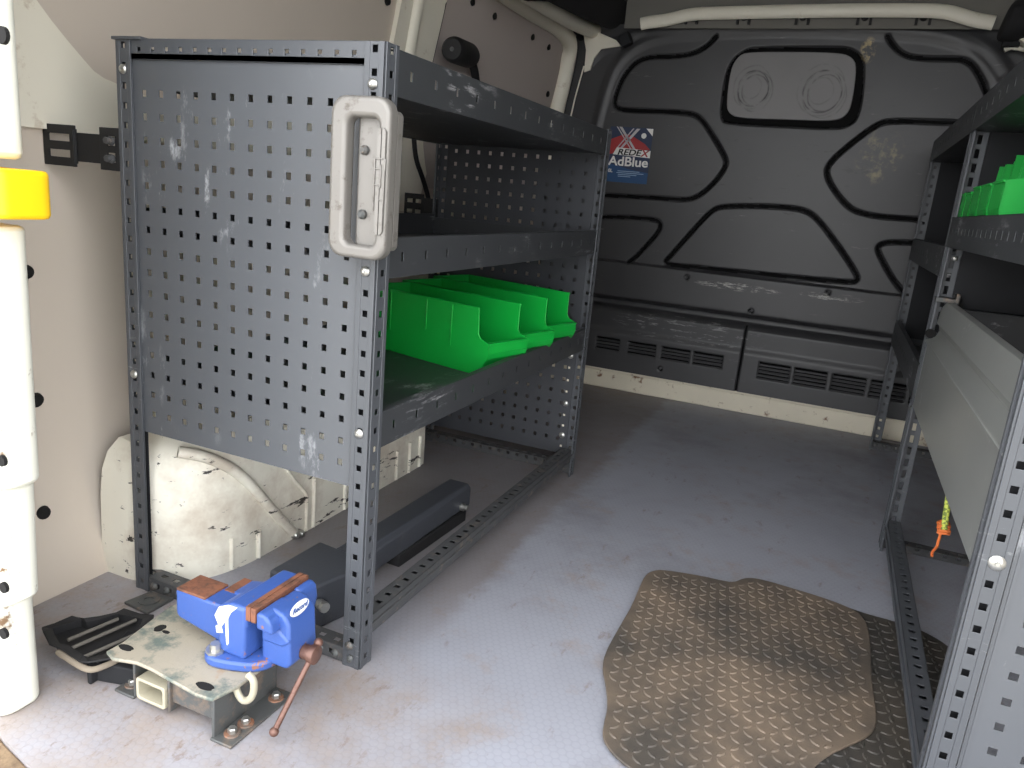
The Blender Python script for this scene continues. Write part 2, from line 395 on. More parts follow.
# sliding door lining: a taupe board inside a cream frame, with a black seal around it
inner = yz([(447, -40), (470, -24), (490, -2), (520, 17), (553, 36), (560, 41), (562, 49), (558, 70), (550, 102), (540, 150)])
board = [(yr_(1500)+12, 1560)]+inner[1:]+[(inner[-1][0]-30, 820), (yr_(820)+60, 820), (yr_(1100)+14, 1100)]
tag(wallslab(board, 6).build('trim_6', M['taupe'], bevel=2), kind='structure')
mb = MB()
fr = [onwall(x, y, 14) for x, y in [(455, -44), (500, -9), (530, 11), (562, 30), (569, 42), (568, 55), (564, 76), (556, 108), (545, 160)]]
mb.tube(fr, 38, 16, smooth=2, flat=.8, up=(1, 0, 0)); tag(mb.build('trim_7', M['cream'], smooth=True), kind='structure')
mb = MB()
fr = [onwall(x, y, 26) for x, y in [(500, -30), (540, -4), (578, 30), (585, 44), (584, 58), (579, 84), (568, 118), (556, 165)]]
mb.tube(fr, 15, 12, smooth=2, flat=1.0, up=(1, 0, 0)); tag(mb.build('trim_8', M['rubberblk'], smooth=True), kind='structure')
mb = MB(); mb.tube([tuple(px(x, y, 1, 2286)) for x, y in [(584, 66), (580, 80), (575, 98), (570, 120), (566, 140)]], 3.5, 8); tag(mb.build('trim_23', M['cream'], smooth=True), kind='structure')
mb = MB()
for (x, y) in [(388, 1), (435, 37), (473, 2), (495, 16), (533, 37), (549, 47), (548, 94)]:
    p = onwall(x, y, 8); mb.lathe((p[0]-4, p[1], p[2]), (p[0]+3, p[1], p[2]), [(0, 13), (1, 11)], 14)
for (x, y) in [(37, 400), (44, 513), (27, 272), (36, 401)]:
    p = onwall(x, y, 2); mb.lathe((p[0]-3, p[1], p[2]), (p[0]+3, p[1], p[2]), [(0, 14), (1, 12)], 14)
w = mb.build('clip_hole', M['hole'], parent=bpy.data.objects['wall_left'], smooth=True)

# right wall and ceiling
mb = MB(); mb.box(1420, 1450, -420, 2340, -20, 1640); tag(mb.build('wall_right', M['beige']), kind='structure')
mb = MB()
cz = lambda x: 1625+22*math.cos((x-350)/1080*1.5)
xs = list(range(-640, 1451, 55)); n = len(xs)
for (dz) in (0,):
    vs = [(x, y, cz(x)+dz) for y in (-420, 950, 2340) for x in xs]; fs = [(j*n+i, j*n+i+1, (j+1)*n+i+1, (j+1)*n+i) for j in range(2) for i in range(n-1)]
    mb.add(vs, fs); mb.add([(a, b_, c+30) for a, b_, c in vs], fs)
tag(mb.build('ceiling', M['ceil'], smooth=True), kind='structure')
# unseen dark sheet added to seal light behind the bulkhead
mb = MB(); mb.box(-760, 1450, 2345, 2375, -20, 1680); tag(mb.build('wall_light_seal', M['dark']), kind='structure')

# ------------------------------------------------------------------ bulkhead (height field in x, z)
X0, X1, Z0, Z1, ST = -660.0, 1410.0, 95.0, 1548.0, 3.5
nx = int((X1-X0)/ST)+1; nz = int((Z1-Z0)/ST)+1
gx, gz = np.meshgrid(X0+np.arange(nx)*ST, Z0+np.arange(nz)*ST)
def bk(pts): return [(px(x, y, 1, BK)[0], px(x, y, 1, BK)[2]) for x, y in pts]
def chaikin(P, k=2, closed=False):
    for _ in range(k):
        Q = [] if closed else [P[0]]
        r = range(len(P)) if closed else range(len(P)-1)
        for i in r:
            a = P[i]; b = P[(i+1) % len(P)]
            Q += [(a[0]*.75+b[0]*.25, a[1]*.75+b[1]*.25), (a[0]*.25+b[0]*.75, a[1]*.25+b[1]*.75)]
        if not closed: Q.append(P[-1])
        P = Q
    return P
def dist(P, closed=False):
    D = np.full(gx.shape, 1e9)
    for i in range(len(P) if closed else len(P)-1):
        a = P[i]; b = P[(i+1) % len(P)]; dx, dz = b[0]-a[0], b[1]-a[1]; L = dx*dx+dz*dz+1e-9
        t = np.clip(((gx-a[0])*dx+(gz-a[1])*dz)/L, 0, 1); D = np.minimum(D, np.hypot(gx-a[0]-t*dx, gz-a[1]-t*dz))
    return D
def inside(P):
    I = np.zeros(gx.shape, bool)
    for i in range(len(P)):
        (x1, z1), (x2, z2) = P[i], P[(i+1) % len(P)]
        c = ((z1 > gz) != (z2 > gz)) & (gx < (x2-x1)*(gz-z1)/(z2-z1+1e-9)+x1); I ^= c
    return I
sm = lambda e0, e1, v: (lambda t: t*t*(3-2*t))(np.clip((v-e0)/(e1-e0), 0, 1))
h = np.zeros(gx.shape); gm = np.zeros(gx.shape)
G = []
G.append(chaikin(bk([(716, 36), (705, 47), (690, 54), (672, 56), (650, 56), (635, 61), (622, 77), (616, 92), (613, 104), (618, 109), (630, 110), (688, 112), (700, 117), (712, 135), (725, 157), (726, 166), (714, 183), (697, 197), (684, 200), (660, 198), (596, 195)])))
G.append(chaikin(bk([(590, 217), (620, 217), (655, 219), (661, 225), (655, 236), (634, 258), (628, 262)])))
G.append(chaikin(bk([(668, 258), (699, 223), (713, 209), (724, 206), (768, 206), (803, 209), (816, 217), (835, 241), (857, 274), (858, 281), (851, 283), (768, 275), (700, 268), (668, 265), (664, 262)]), 2, True))
G.append(chaikin(bk([(990, 124), (955, 122), (891, 120), (877, 124), (850, 144), (832, 160), (826, 170), (829, 182), (843, 202), (856, 212), (880, 217), (930, 220), (990, 224)])))
G.append(chaikin(bk([(888, 36), (892, 43), (901, 52), (913, 57), (940, 58), (962, 58), (972, 63), (980, 74), (987, 90), (992, 110)])))
G.append(chaikin(bk([(950, 245), (913, 243), (886, 242), (877, 247), (880, 256), (892, 278), (903, 292)])))
for i, P in enumerate(G):
    D = dist(P, i == 2); h += 11*(1-sm(4.5, 11, D)); gm = np.maximum(gm, (D < 8))
# raised double rim round the top
rim = chaikin(bk([(588, 165), (597, 120), (608, 78), (622, 55), (645, 40), (680, 33), (720, 31), (800, 28), (900, 33), (935, 36), (958, 42), (978, 56), (996, 78), (1010, 105), (1020, 150)]), 3)
D = dist(rim); h -= 6*(1-sm(0, 34, D))
rim2 = chaikin(bk([(588, 62), (600, 48), (625, 40), (640, 30), (680, 25), (800, 22), (905, 26), (945, 30), (972, 38), (992, 50), (1006, 70)]), 3)
D = dist(rim2); h -= 7*(1-sm(4, 34, D))
# window recess and its cover plate
wo = chaikin(bk([(718, 120), (724, 75), (732, 58), (745, 48), (757, 46), (840, 45), (852, 47), (861, 53), (865, 62), (864, 90), (859, 118), (848, 127), (835, 129), (780, 127), (730, 124)]), 2, True)
wi = chaikin(bk([(726, 100), (730, 68), (738, 55), (748, 51), (800, 51), (842, 52), (853, 57), (857, 66), (853, 98), (848, 114), (835, 121), (790, 119), (738, 118), (727, 112)]), 2, True)
IN = inside(wo); Di = dist(wo, True); sd = np.where(IN, Di, -Di); h += 16*sm(-3, 8, sd)
rimw = (sd > 2)
# lower ledge, dark recess and ventilated covers
zl = lambda z, x: z
h -= 20*(1-sm(572, 582, gz))*sm(400, 430, gz)
h += 26*(sm(372, 388, gz)*(1-sm(405, 424, gz)))
cov = (1-sm(355, 384, gz)); h -= 22*cov
h -= 10*(1-sm(255, 290, gz))
h += 8*(1-sm(95, 118, gz))*0
D = np.abs(gx-338); h += 9*(1-sm(2, 6, D))*(gz < 378); gm = np.maximum(gm, (D < 5)*(gz < 378))
slots = []
for x0 in (-300, -150, 0, 140):
    slots.append((x0, 125 if x0 > -200 else 110))
for x0 in (412, 555, 700, 845, 990): slots.append((x0, 128))
for (x0, wd) in slots:
    for k in range(5 if x0 > 380 else 4):
        zc = 232-k*15.5; xx = np.abs(gx-(x0+wd/2))-wd/2+4; zz = np.abs(gz-zc)
        dd_ = np.maximum(xx, 0)**2+zz**2; D = np.sqrt(dd_)
        h += 15*(1-sm(2.8, 5.5, D)); h -= 3*(1-sm(4, 9, np.abs(D-7)))*0; gm = np.maximum(gm, D < 4.5)
# shallow dimples with fasteners
for (x, y) in [(687, 277), (828, 293), (751, 311), (661, 368)]:
    c = bk([(x, y)])[0]; D = np.hypot(gx-c[0], gz-c[1]); h += 7*(1-sm(8, 14, D)); h -= 9*(1-sm(3, 8, D)); gm = np.maximum(gm, (D > 6)*(D < 11))
# circle knocked into the plastic below the window
mb = MB()
yy = BK+10+h
vs = np.stack([gx, yy, gz], -1).reshape(-1, 3)
idx = np.arange(nx*nz).reshape(nz, nx)
q = np.stack([idx[:-1, :-1], idx[:-1, 1:], idx[1:, 1:], idx[1:, :-1]], -1).reshape(-1, 4)
me = bpy.data.meshes.new('wall_front')
me.vertices.add(len(vs)); me.vertices.foreach_set('co', (vs*MM).astype(np.float32).ravel())
me.loops.add(q.size); me.loops.foreach_set('vertex_index', q.astype(np.int32).ravel())
me.polygons.add(len(q)); me.polygons.foreach_set('loop_start', (np.arange(len(q))*4).astype(np.int32)); me.polygons.foreach_set('loop_total', np.full(len(q), 4, np.int32))
fm = (gm > .5); fmq = (fm[:-1, :-1] & fm[1:, 1:]).reshape(-1)
rw = (rimw[:-1, :-1] & rimw[1:, 1:]).reshape(-1)
me.materials.append(M['bulk']); me.materials.append(M['groove'])
me.polygons.foreach_set('material_index', np.where(fmq | rw, 1, 0).astype(np.int32)); me.polygons.foreach_set('use_smooth', np.ones(len(q), bool))
me.update(calc_edges=True); me.validate()
wf = bpy.data.objects.new('wall_front', me); COL.objects.link(wf); tag(wf, kind='structure')
# window cover plate, with rubbed rings drawn in its paint
t = NT('ringed_grey_plate'); c0 = t.mix(t.noise(5), srgb(118, 116, 117), srgb(134, 132, 132))
cc = [px(753, 88, 1, BK), px(822, 91, 1, BK)]
sx = t.n('ShaderNodeSeparateXYZ'); t.l(t.co, sx.inputs[0])
for c, R in zip(cc, (66, 78)):
    for (ox, oz, rr, k) in [(0, 0, R, .95), (8, -6, R*.86, .85), (-4, 5, R*1.22, .35), (10, -10, R*1.12, .45), (-6, 2, R*.62, .35)]:
        dx = t.math('SUBTRACT', sx.outputs['X'], (c[0]+ox)*MM); dz = t.math('SUBTRACT', sx.outputs['Z'], (c[2]+oz)*MM)
        dx = t.math('MULTIPLY', dx, 1.12)
        r = t.math('SQRT', t.math('ADD', t.math('MULTIPLY', dx, dx), t.math('MULTIPLY', dz, dz)))
        r = t.math('ADD', r, t.math('MULTIPLY', t.math('SUBTRACT', t.noise(14, 3), .5), .016))
        e = t.math('ABSOLUTE', t.math('SUBTRACT', r, rr*MM)); m = t.ramp(e, .0012, .0042, (1,1,1,1), (0,0,0,1))
        m = t.math('MULTIPLY', t.math('MULTIPLY', m, t.ramp(t.noise(22, 3), .38, .6)), k); c0 = t.mix(m, c0, srgb(48, 47, 48))
t.color(c0); t.rough(.5); M['ringplate'] = t.m
mb = MB(); mb.prism([(x, BK+14, z) for x, z in wi], (0, 14, 0)); o = mb.build('window_1', M['ringplate'], parent=None, bevel=2); tag(o, kind='structure')

# white sill under the bulkhead
mb = MB(); mb.box(-620, 1400, 2302, 2340, 0, 96); mb.box(-620, 1400, 2292, 2306, 80, 97)
tag(mb.build('baseboard_front', M['sillp'], bevel=5), kind='structure')
# cream beam over the bulkhead with clips
bp = [px(x, y, 1, 2235) for x, y in [(641, 24), (650, 22), (668, 20), (690, 14), (720, 13), (800, 11), (900, 10), (945, 11), (962, 16), (975, 20), (994, 23)]]
mb = MB(); mb.tube([tuple(p) for p in bp], 24, 14, smooth=2, flat=.6, up=(0, 0, 1)); tag(mb.build('trim_10', M['cream'], smooth=True), kind='structure')
mb = MB(); mb.box(-330, 1060, 2262, 2268, 1522, 1640); tag(mb.build('trim_11', M['ceil']), kind='structure')
mb = MB()
for x in (692, 744, 803, 865, 924):
    p = px(x, 17, 1, 2256); mb.box(p[0]-26, p[0]-17, 2246, 2263, p[2]-26, p[2]+16); mb.box(p[0]+17, p[0]+26, 2246, 2263, p[2]-26, p[2]+16)
    mb.lathe((p[0], 2262, p[2]), (p[0], 2246, p[2]), [(0, 13), (.7, 13), (1, 8)], 14)
mb.build('roof_clip', M['rubberblk'], parent=bpy.data.objects['trim_11'], smooth=False)
# roof rails and black headliner pads in the corners
mb = MB(); P = [px(x, y, 0, -470) for x, y in [(498, -28), (530, -4), (556, 13), (585, 28), (606, 35), (616, 35)]]
mb.tube([tuple(p) for p in P], 30, 16, smooth=2, flat=.9, up=(0, 0, 1)); tag(mb.build('trim_12', M['cream'], smooth=True), kind='structure')
mb = MB(); mb.prism([tuple(px(x, y, 1, 2284)) for x, y in [(582, 26), (600, 33), (616, 40), (621, 46), (601, 49), (594, 58), (590, 70), (584, 72), (586, 50)]], (0, 8, 0)); tag(mb.build('trim_13', M['cream'], smooth=True), kind='structure')
mb = MB(); P = [px(x, y, 0, -400) for x, y in [(530, -34), (565, -14), (600, 6), (622, 14), (640, 16)]]
mb.tube([tuple(p) for p in P], [100, 96, 90, 80, 70], 16, smooth=2, flat=.8, up=(0, 0, 1)); tag(mb.build('trim_14', M['foam'], smooth=True), kind='structure')
mb = MB(); p = px(626, 40, 1, 2240); mb.obox((p[0], 2240, p[2]), (1, 0, .5), (0, 1, 0), (-.5, 0, 1), 22, 20, 24); tag(mb.build('trim_15', M['dark'], bevel=5), kind='structure')
mb = MB(); P = [px(x, y, 1, 2200) for x, y in [(1004, 20), (1014, 22), (1030, 18), (1060, 8)]]
mb.tube([tuple(p) for p in P], [34, 44, 52, 56], 16, smooth=2, flat=1.2); p = px(1012, 38, 1, 2230); mb.box(p[0]-24, p[0]+26, 2215, 2262, p[2]-28, p[2]+26)
tag(mb.build('trim_16', M['foam'], smooth=True), kind='structure')
mb = MB(); P = [px(x, y, 1, 2210) for x, y in [(1022, 44), (1030, 38), (1040, 30)]]; mb.tube([tuple(p) for p in P], 26, 14, flat=.8)
P = [px(x, y, 1, 2250) for x, y in [(1004, 50), (1012, 47), (1030, 50), (1050, 54)]]; mb.tube([tuple(p) for p in P], 9, 10)
tag(mb.build('trim_17', M['cream'], smooth=True), kind='structure')

# wheel arch
mb = MB()
plan = [(-640, 12), (-606, 12), (-560, 12), (-515, 26), (-470, 58), (-438, 100), (-420, 160), (-413, 220), (-413, 930), (-418, 955), (-435, 968), (-640, 972)]
pc = chaikin(plan, 2)
def archz(y): # crown height along the van
    t = (y-450)/560; return 150+185*math.sqrt(max(0, 1-min(1, abs(t))**2.6))
vs = []; fs = []; n = len(pc)
lev = [(0, 0), (.3, 0), (.6, 2), (.8, 8), (.92, 22), (1.0, 50), (1.0, 300)]
for (f, inn) in lev:
    for (x, y) in pc:
        H = archz(y); cx_, cy_ = -640, min(max(y, 120), 880)
        dx_, dy_ = cx_-x, cy_-y; L = math.hypot(dx_, dy_)+1e-6; k = min(inn/L, 1)
        vs.append((x+dx_*k, y+dy_*k, H*f))
for j in range(len(lev)-1):
    for i in range(n-1): fs.append((j*n+i, j*n+i+1, (j+1)*n+i+1, (j+1)*n+i))
mb.add(vs, fs)
arch = thing('wheel_arch', (-540, 480, 0), 'cream wheel arch with scuffs and ribs bulging from the floor behind the dark rack', 'wheel arch')
mb.build('arch_shell', M['arch'], parent=arch, smooth=True)
P = [px(x, y, 0, -414) for x, y in [(160, 447), (175, 450), (200, 455), (222, 463), (240, 474), (256, 491), (272, 510), (292, 531)]]
P = [(wallx(p[1], p[2])+8 if p[1] < -30 else -414, p[1], p[2]) if i > 1 else None for i, p in enumerate(P)]
P = [p for p in P if p]
def archsurf(y, z):
    if y >= 190: return -413
    b_ = None
    for (xa, ya), (xb, yb) in zip(pc, pc[1:]):
        if ya <= y <= yb and yb > ya: return xa+(xb-xa)*(y-ya)/(yb-ya)
    return -600
rib = []
for x_, y_ in [(178, 452), (200, 455), (222, 463), (240, 474), (256, 491), (272, 510), (292, 532)]:
    X = -413
    for _ in range(12): p = px(x_, y_, 0, X); X = X*.5+.5*archsurf(p[1], p[2])
    rib.append(tuple(px(x_, y_, 0, X)))
mb = MB(); mb.tube(rib, 13, 12, smooth=2, flat=.9, up=(1, 0, 0)); mb.build('rib', M['arch'], parent=arch, smooth=True)
mb = MB(); mb.tube([(-413, 690, 170), (-413, 650, 110), (-413, 590, 4)], 9, 10, flat=.7, up=(1, 0, 0)); mb.build('rib', M['arch'], parent=arch, smooth=True)
mb = MB(); mb.tube([(-413, 300, 190), (-413, 330, 150), (-413, 372, 105), (-413, 378, 90), (-413, 378, 4)], 6, 10, flat=.7, up=(1, 0, 0)); mb.build('rib', M['arch'], parent=arch, smooth=True)
for (y, z) in [(146, 75), (215, 70), (404, 130), (530, 80), (780, 90), (850, 96), (910, 100)]:
    mb = MB(); mb.tube([(archsurf(y, z)+1, y, z), (archsurf(y, 4)+1, y, 4)], 6, 10, flat=.6, up=(1, 0, 0)); mb.build('rib', M['arch'], parent=arch, smooth=True)
mb = MB()
for (y, z) in [(330, 14), (350, 10)]: mb.lathe((-411, y, z), (-396, y, z), [(0, 9), (.6, 9), (1, 6)], 12)
mb.build('bolt', M['steel'], parent=arch, smooth=True)

# rear door pillar on the left and its yellow guard
def rrect(cx, cy, hx, hy, r, n=6):
    P = []
    for sx_, sy_, a0 in ((1, 1, 0), (-1, 1, 90), (-1, -1, 180), (1, -1, 270)):
        for k in range(n+1):
            a = math.radians(a0+90*k/n); P.append((cx+sx_*(hx-r)+r*math.cos(a), cy+sy_*(hy-r)+r*math.sin(a)))
    return P
def column(name, mt, x1, y0, y1, z0, z1, r=30, x0=-760, tilt=0, **k):
    P = rrect((x0+x1)/2, (y0+y1)/2, (x1-x0)/2, (y1-y0)/2, r); m = MB()
    m.add([(x, y, z0) for x, y in P]+[(x+tilt, y, z1) for x, y in P], [(i, (i+1) % len(P), len(P)+(i+1) % len(P), len(P)+i) for i in range(len(P))]+[tuple(range(len(P)))[::-1], tuple(range(len(P), 2*len(P)))])
    return m.build(name, mt, **k)
YP = -300
xa = px(40, 640, 1, YP)[0]; xb = px(38, 475, 1, YP)[0]; xc = px(29, 230, 1, YP)[0]; xd = px(22, 80, 1, YP)[0]
zj = px(42, 590, 1, YP)[2]; zk = px(38, 477, 1, YP)[2]
tag(column('trim_18', M['white'], xa+8, -372, YP+0, 0, zj, 26, bevel=5), kind='structure')
tag(column('trim_19', M['white'], xb+0, -368, YP, zj, zk-2, 26, tilt=8, bevel=5), kind='structure')
tag(column('trim_20', M['white'], xc+4, -366, YP, zk+1, px(28, 226, 1, YP)[2], 26, tilt=6, bevel=6), kind='structure')
tag(column('trim_21', M['white'], xd+6, -368, YP, px(22, 160, 1, YP)[2], 1640, 20, tilt=6, bevel=8), kind='structure')
tag(column('trim_22', M['cream'], xd-60, -340, YP-20, px(28, 226, 1, YP)[2]-5, px(22, 160, 1, YP)[2]+5, 10), kind='structure')
mb = MB(); q0 = px(52, 196, 1, YP)
P = rrect(-560, -334, 560+q0[0], 42, 22); za, zb = px(52, 220, 1, YP)[2], px(50, 172, 1, YP)[2]
mb.prism([(x, y, za) for x, y in P], (0, 0, zb-za)); o = mb.build('pillar_guard', M['yellow'], bevel=6, seg=3)
tag(o, 'bright yellow plastic guard band wrapped across the white rear door pillar', 'guard')
# holes and seam mark on the pillar
mb = MB()
for (x, y, r, f) in [(3, 588, 8, -372), (3, 634, 8, -372), (1, 35, 10, -368), (1, 461, 8, -366)]:
    p = px(x, y, 1, f); mb.lathe((p[0], f-.8, p[2]), (p[0], f+4, p[2]), [(0, r), (1, r)], 14)
mb.build('pillar_hole', M['hole'], parent=bpy.data.objects['trim_20'])

# ------------------------------------------------------------------ racks
HP = 32.0
def post(parent, cx, cy, sx, sy, z1, hh=5, web='', name='post', z0=0):
    """perforated L upright: corner (cx,cy), flanges run sx*W along x and sy*W along y, ribs stand proud"""
    W = 33; H = z1-z0; vc = [20+HP*k for k in range(int((H-30)//HP)+1)]; m = MB()
    # flange facing along y
    o = (cx, cy, z0) if sx > 0 else (cx-W, cy, z0)
    m.perf(o, (1, 0, 0), (0, 0, 1), W, H, 2.2, [16 if sx > 0 else W-16], vc, 4.5, hh)
    o = (cx, cy, z0) if sy > 0 else (cx, cy-W, z0)
    m.perf(o, (0, 1, 0), (0, 0, 1), W, H, 2.2, [16 if sy > 0 else W-16], vc, 4.5, 5)
    ya, yb = sorted((cy-3.2*sy, cy+2*sy)); xa_, xb_ = sorted((cx-3.2*sx, cx+2*sx))
    for a, b_ in ((0, 8.5), (24, 33)):
        u0, u1 = sorted((cx+sx*a, cx+sx*b_)); m.box(u0, u1, ya, yb, z0, z1)
        u0, u1 = sorted((cy+sy*a, cy+sy*b_)); m.box(xa_, xb_, u0, u1, z0, z1)
    if 'y' in web:
        a_, b_ = sorted((cx+sx*5, cx+sx*30)); c_, d_ = sorted((cy+sy*11, cy+sy*12.5)); m.box(a_, b_, c_, d_, z0, z1, 1)      # dark web added behind the holes, standing in for inner shade
    if 'x' in web:
        a_, b_ = sorted((cx+sx*11, cx+sx*12.5)); c_, d_ = sorted((cy+sy*5, cy+sy*30)); m.box(a_, b_, c_, d_, z0, z1, 1)
    return m.build(name, [M['rack'], M['dark']], parent=parent, bevel=1)
def bolt(parent, p, d, r=8, m='steel'):
    p = Vector(p); d = Vector(d).normalized(); b = MB()
    b.lathe(p-d*1, p+d*5, [(0, r), (.35, r), (.75, r*.75), (1, r*.35)], 18); b.lathe(p+d*5, p+d*6.4, [(0, r*.35), (1, r*.3)], 6)
    return b.build('bolt', M[m], parent=parent, smooth=True)
def shelf(parent, x0, x1, y0, y1, z0, hl, aisle, floor_dz=4, name='shelf', slot=76, mt='shelf', lipx=True):
    """tray shelf; aisle = x of the slotted lip"""
    m = MB(); L = y1-y0; t_ = 2
    yc = [40+slot*k for k in range(int((L-60)//slot)+1)]
    m.perf((aisle, y0, z0), (0, 1, 0), (0, 0, 1), L, hl, 2, yc, [hl*.52], 3.2, 7)
    s = 1 if aisle == x1 else -1
    m.box(min(aisle, aisle-s*14), max(aisle, aisle-s*14), y0, y1, z0+hl-2, z0+hl)   # folded edge of the lip
    m.box(x0+2, x1-2, y0, y1, z0+floor_dz-2, z0+floor_dz)
    m.box(x0+1, x1-1, y0, y0+2, z0, z0+hl-10); m.box(x0+1, x1-1, y1-2, y1, z0, z0+hl-10)
    back = x0 if aisle == x1 else x1
    m.box(min(back, back+s*2), max(back, back+s*2), y0, y1, z0, z0+hl)
    return m.build(name, M[mt], parent=parent, bevel=.8)
def railx(parent, x0, x1, y, z0, z1, sgn, name='end_rail', mt='rackdusty'):
    """low perforated rail across the rack's end: top flange 33 deep towards sgn"""
    m = MB(); L = x1-x0; uc = [18+HP*k for k in range(int((L-24)//HP)+1)]
    m.perf((x0, y if sgn > 0 else y-33, z1-2), (1, 0, 0), (0, 1, 0), L, 33, 2, uc, [16], 6, 5)
    m.perf((x0, y, z0), (1, 0, 0), (0, 0, 1), L, z1-z0, 2, uc, [(z1-z0)/2], 5, 4.5)
    return m.build(name, M[mt], parent=parent, bevel=.8)
def raily(parent, y0, y1, x, z0, z1, sgn, name='side_rail', mt='rackdusty'):
    m = MB(); L = y1-y0; uc = [18+HP*k for k in range(int((L-24)//HP)+1)]
    xa_ = x if sgn > 0 else x-33
    m.perf((xa_, y0, z1-2), (1, 0, 0), (0, 1, 0), 33, L, 2, [17], uc, 5.5, 5)
    m.box(min(x, x-2*-sgn), max(x, x+2*sgn), y0, y1, z0, z1)
    u0, u1 = sorted((x-sgn*4, x+sgn*1)); m.box(u0, u1, y0, y1, z0+(z1-z0)*.42, z0+(z1-z0)*.62)   # pressed bead
    u0, u1 = sorted((x, x+sgn*33)); m.box(u0, u1, y0, y1, z0, z0+2); u0, u1 = sorted((x+sgn*31, x+sgn*33)); m.box(u0, u1, y0, y1, z0, z1)  # bottom and rear plates added to keep the rail's holes dark
    return m.build(name, M[mt], parent=parent, bevel=.8)

# ---- left rack
D_, L_, H_ = 530, 1148, 1022
R = thing('shelving_rack', (-265, 574, 0), 'tall perforated steel rack on the left with a grey grab handle on its post', 'shelving rack', 'steel van racks')
post(R, 0, 0, -1, 1, H_, web='xy'); post(R, -D_, 0, 1, 1, H_, web='y'); post(R, 0, L_, -1, -1, H_); post(R, -D_, L_, 1, -1, H_)
PH = 38.0; HX = -474.9; HZ = 937.3; PV = PH*.991
# near end panel: 12 x 16 square holes
m = MB(); ox, oz = -D_+27, 334
vcs = [HZ-k*PV-oz for k in range(15, -1, -1)]
m.perf((ox, 5.5, oz), (1, 0, 0), (0, 0, 1), D_-54, 1004-oz, 2, [HX+k*PH-ox for k in range(12)], vcs, 4.9, 5.6)
m.build('end_panel', M['endpanel'], parent=R)
m = MB(); ox2 = -D_+30; m.perf((ox2, 2.5, 990), (1, 0, 0), (0, 0, 1), D_-60, 32, 3, [20+30.5*k for k in range(15)], [15], 4, 4.5)
m.box(-D_+30, -30, 0, 4.5, 1012, 1022); m.box(-D_+30, -30, -.5, 2.4, 990, 1000); m.box(-D_+6, -6, 2, 34, 1019, 1023)
m.box(-D_-6, -D_+60, -6, 30, 1020, 1025)
m.build('top_rail', M['rack'], parent=R, bevel=.8)
# far end panel
m = MB(); oz = 62; nr = 23
m.perf((ox, L_-7.5, oz), (1, 0, 0), (0, 0, 1), D_-54, 1015-oz, 2, [HX+k*PH-ox for k in range(12)], [HZ-k*PV-oz for k in range(nr-1, -1, -1)], 4.9, 5.6)
m.build('end_panel', M['rackshaded'], parent=R)
SH = [(952, 66), (682, 64), (401, 62)]
for k, (z0, hl) in enumerate(SH):
    shelf(R, -D_+4, -1, 34, L_-33, z0, hl, -1, floor_dz=(5 if k < 2 else 20))
railx(R, -D_+4, -4, 3, 2, 30, 1); railx(R, -D_+4, -4, L_-3, 4, 44, -1)
raily(R, 30, L_-30, 0, 52, 88, -1)
for (x, z) in [(-17, 964), (-17, 694), (-17, 432), (-D_+16, 974), (-D_+16, 444)]: bolt(R, (x, -3, z), (0, -1, 0), 8)
for x in (-20, -52, -84): bolt(R, (x, 1, 14), (0, -1, 0), 8, 'iron')
bolt(R, (-20, -3, 42), (0, -1, 0), 8, 'iron')
for x in (-D_+46, -D_+78, -D_+110): bolt(R, (x, 1, 15), (0, -1, 0), 8, 'iron')
for z, c in [(372, 's'), (335, 'o'), (296, 'o'), (260, 'o'), (222, 's'), (186, 'o'), (152, 'o'), (120, 's'), (86, 'o')]:
    if c == 's': bolt(R, (-44, L_-8, z), (0, -1, 0), 10)
    else:
        b_ = MB(); b_.box(-47.5, -40.5, L_-10, L_-8, z-3.5, z+3.5); b_.build('rivet_or_light_dot', M['sillp'], parent=R, bevel=.8)  # pale pin standing in for light that comes through beside the post
bolt(R, (-410, L_-8, 330), (0, -1, 0), 8)
# wall brackets
def bracket(parent, x0, x1, y, z, mt='rubberblk'):
    hz = 36; m = MB()
    m.perf((x0, y, z-hz), (1, 0, 0), (0, 0, 1), 84, 2*hz, 3, [42], [22, 50], 27, 6.5)
    m.box(x0+80, x1-50, y+1, y+4, z-26, z+24); m.box(x0+79, x0+83, y-6, y+3, z-30, z+30)
    m.perf((x1-56, y-6, z-hz), (1, 0, 0), (0, 0, 1), 56, 2*hz, 3, [28], [22, 50], 9, 8)
    o = m.build('wall_bracket', M[mt], parent=parent, bevel=1)
    for dx, dz in ((12, -24), (12, 0), (12, 24), (70, -24), (70, 0), (70, 24)):
        b = MB(); b.lathe((x0+dx, y+.5, z+dz), (x0+dx, y-2, z+dz), [(0, 5), (1, 4)], 10); b.build('rivet_or_light_dot', M['dark'], parent=o, smooth=True)
    for dz in (-16, 14): b = MB(); b.lathe((x1-26, y-8, z+dz), (x1-26, y-22, z+dz), [(0, 8), (.4, 8), (.45, 6), (1, 6)], 6); b.build('nut', M['rackdusty'], parent=o)
    return o
bracket(R, -733, -524, 8, 842); 
m = MB(); yb_ = L_-20; m.perf((-640, yb_, 725), (1, 0, 0), (0, 0, 1), 70, 76, 3, [20, 50], [22, 54], 10, 6); m.box(-572, -520, yb_, yb_+3, 735, 790)
m.build('wall_bracket', M['rubberblk'], parent=R, bevel=1)
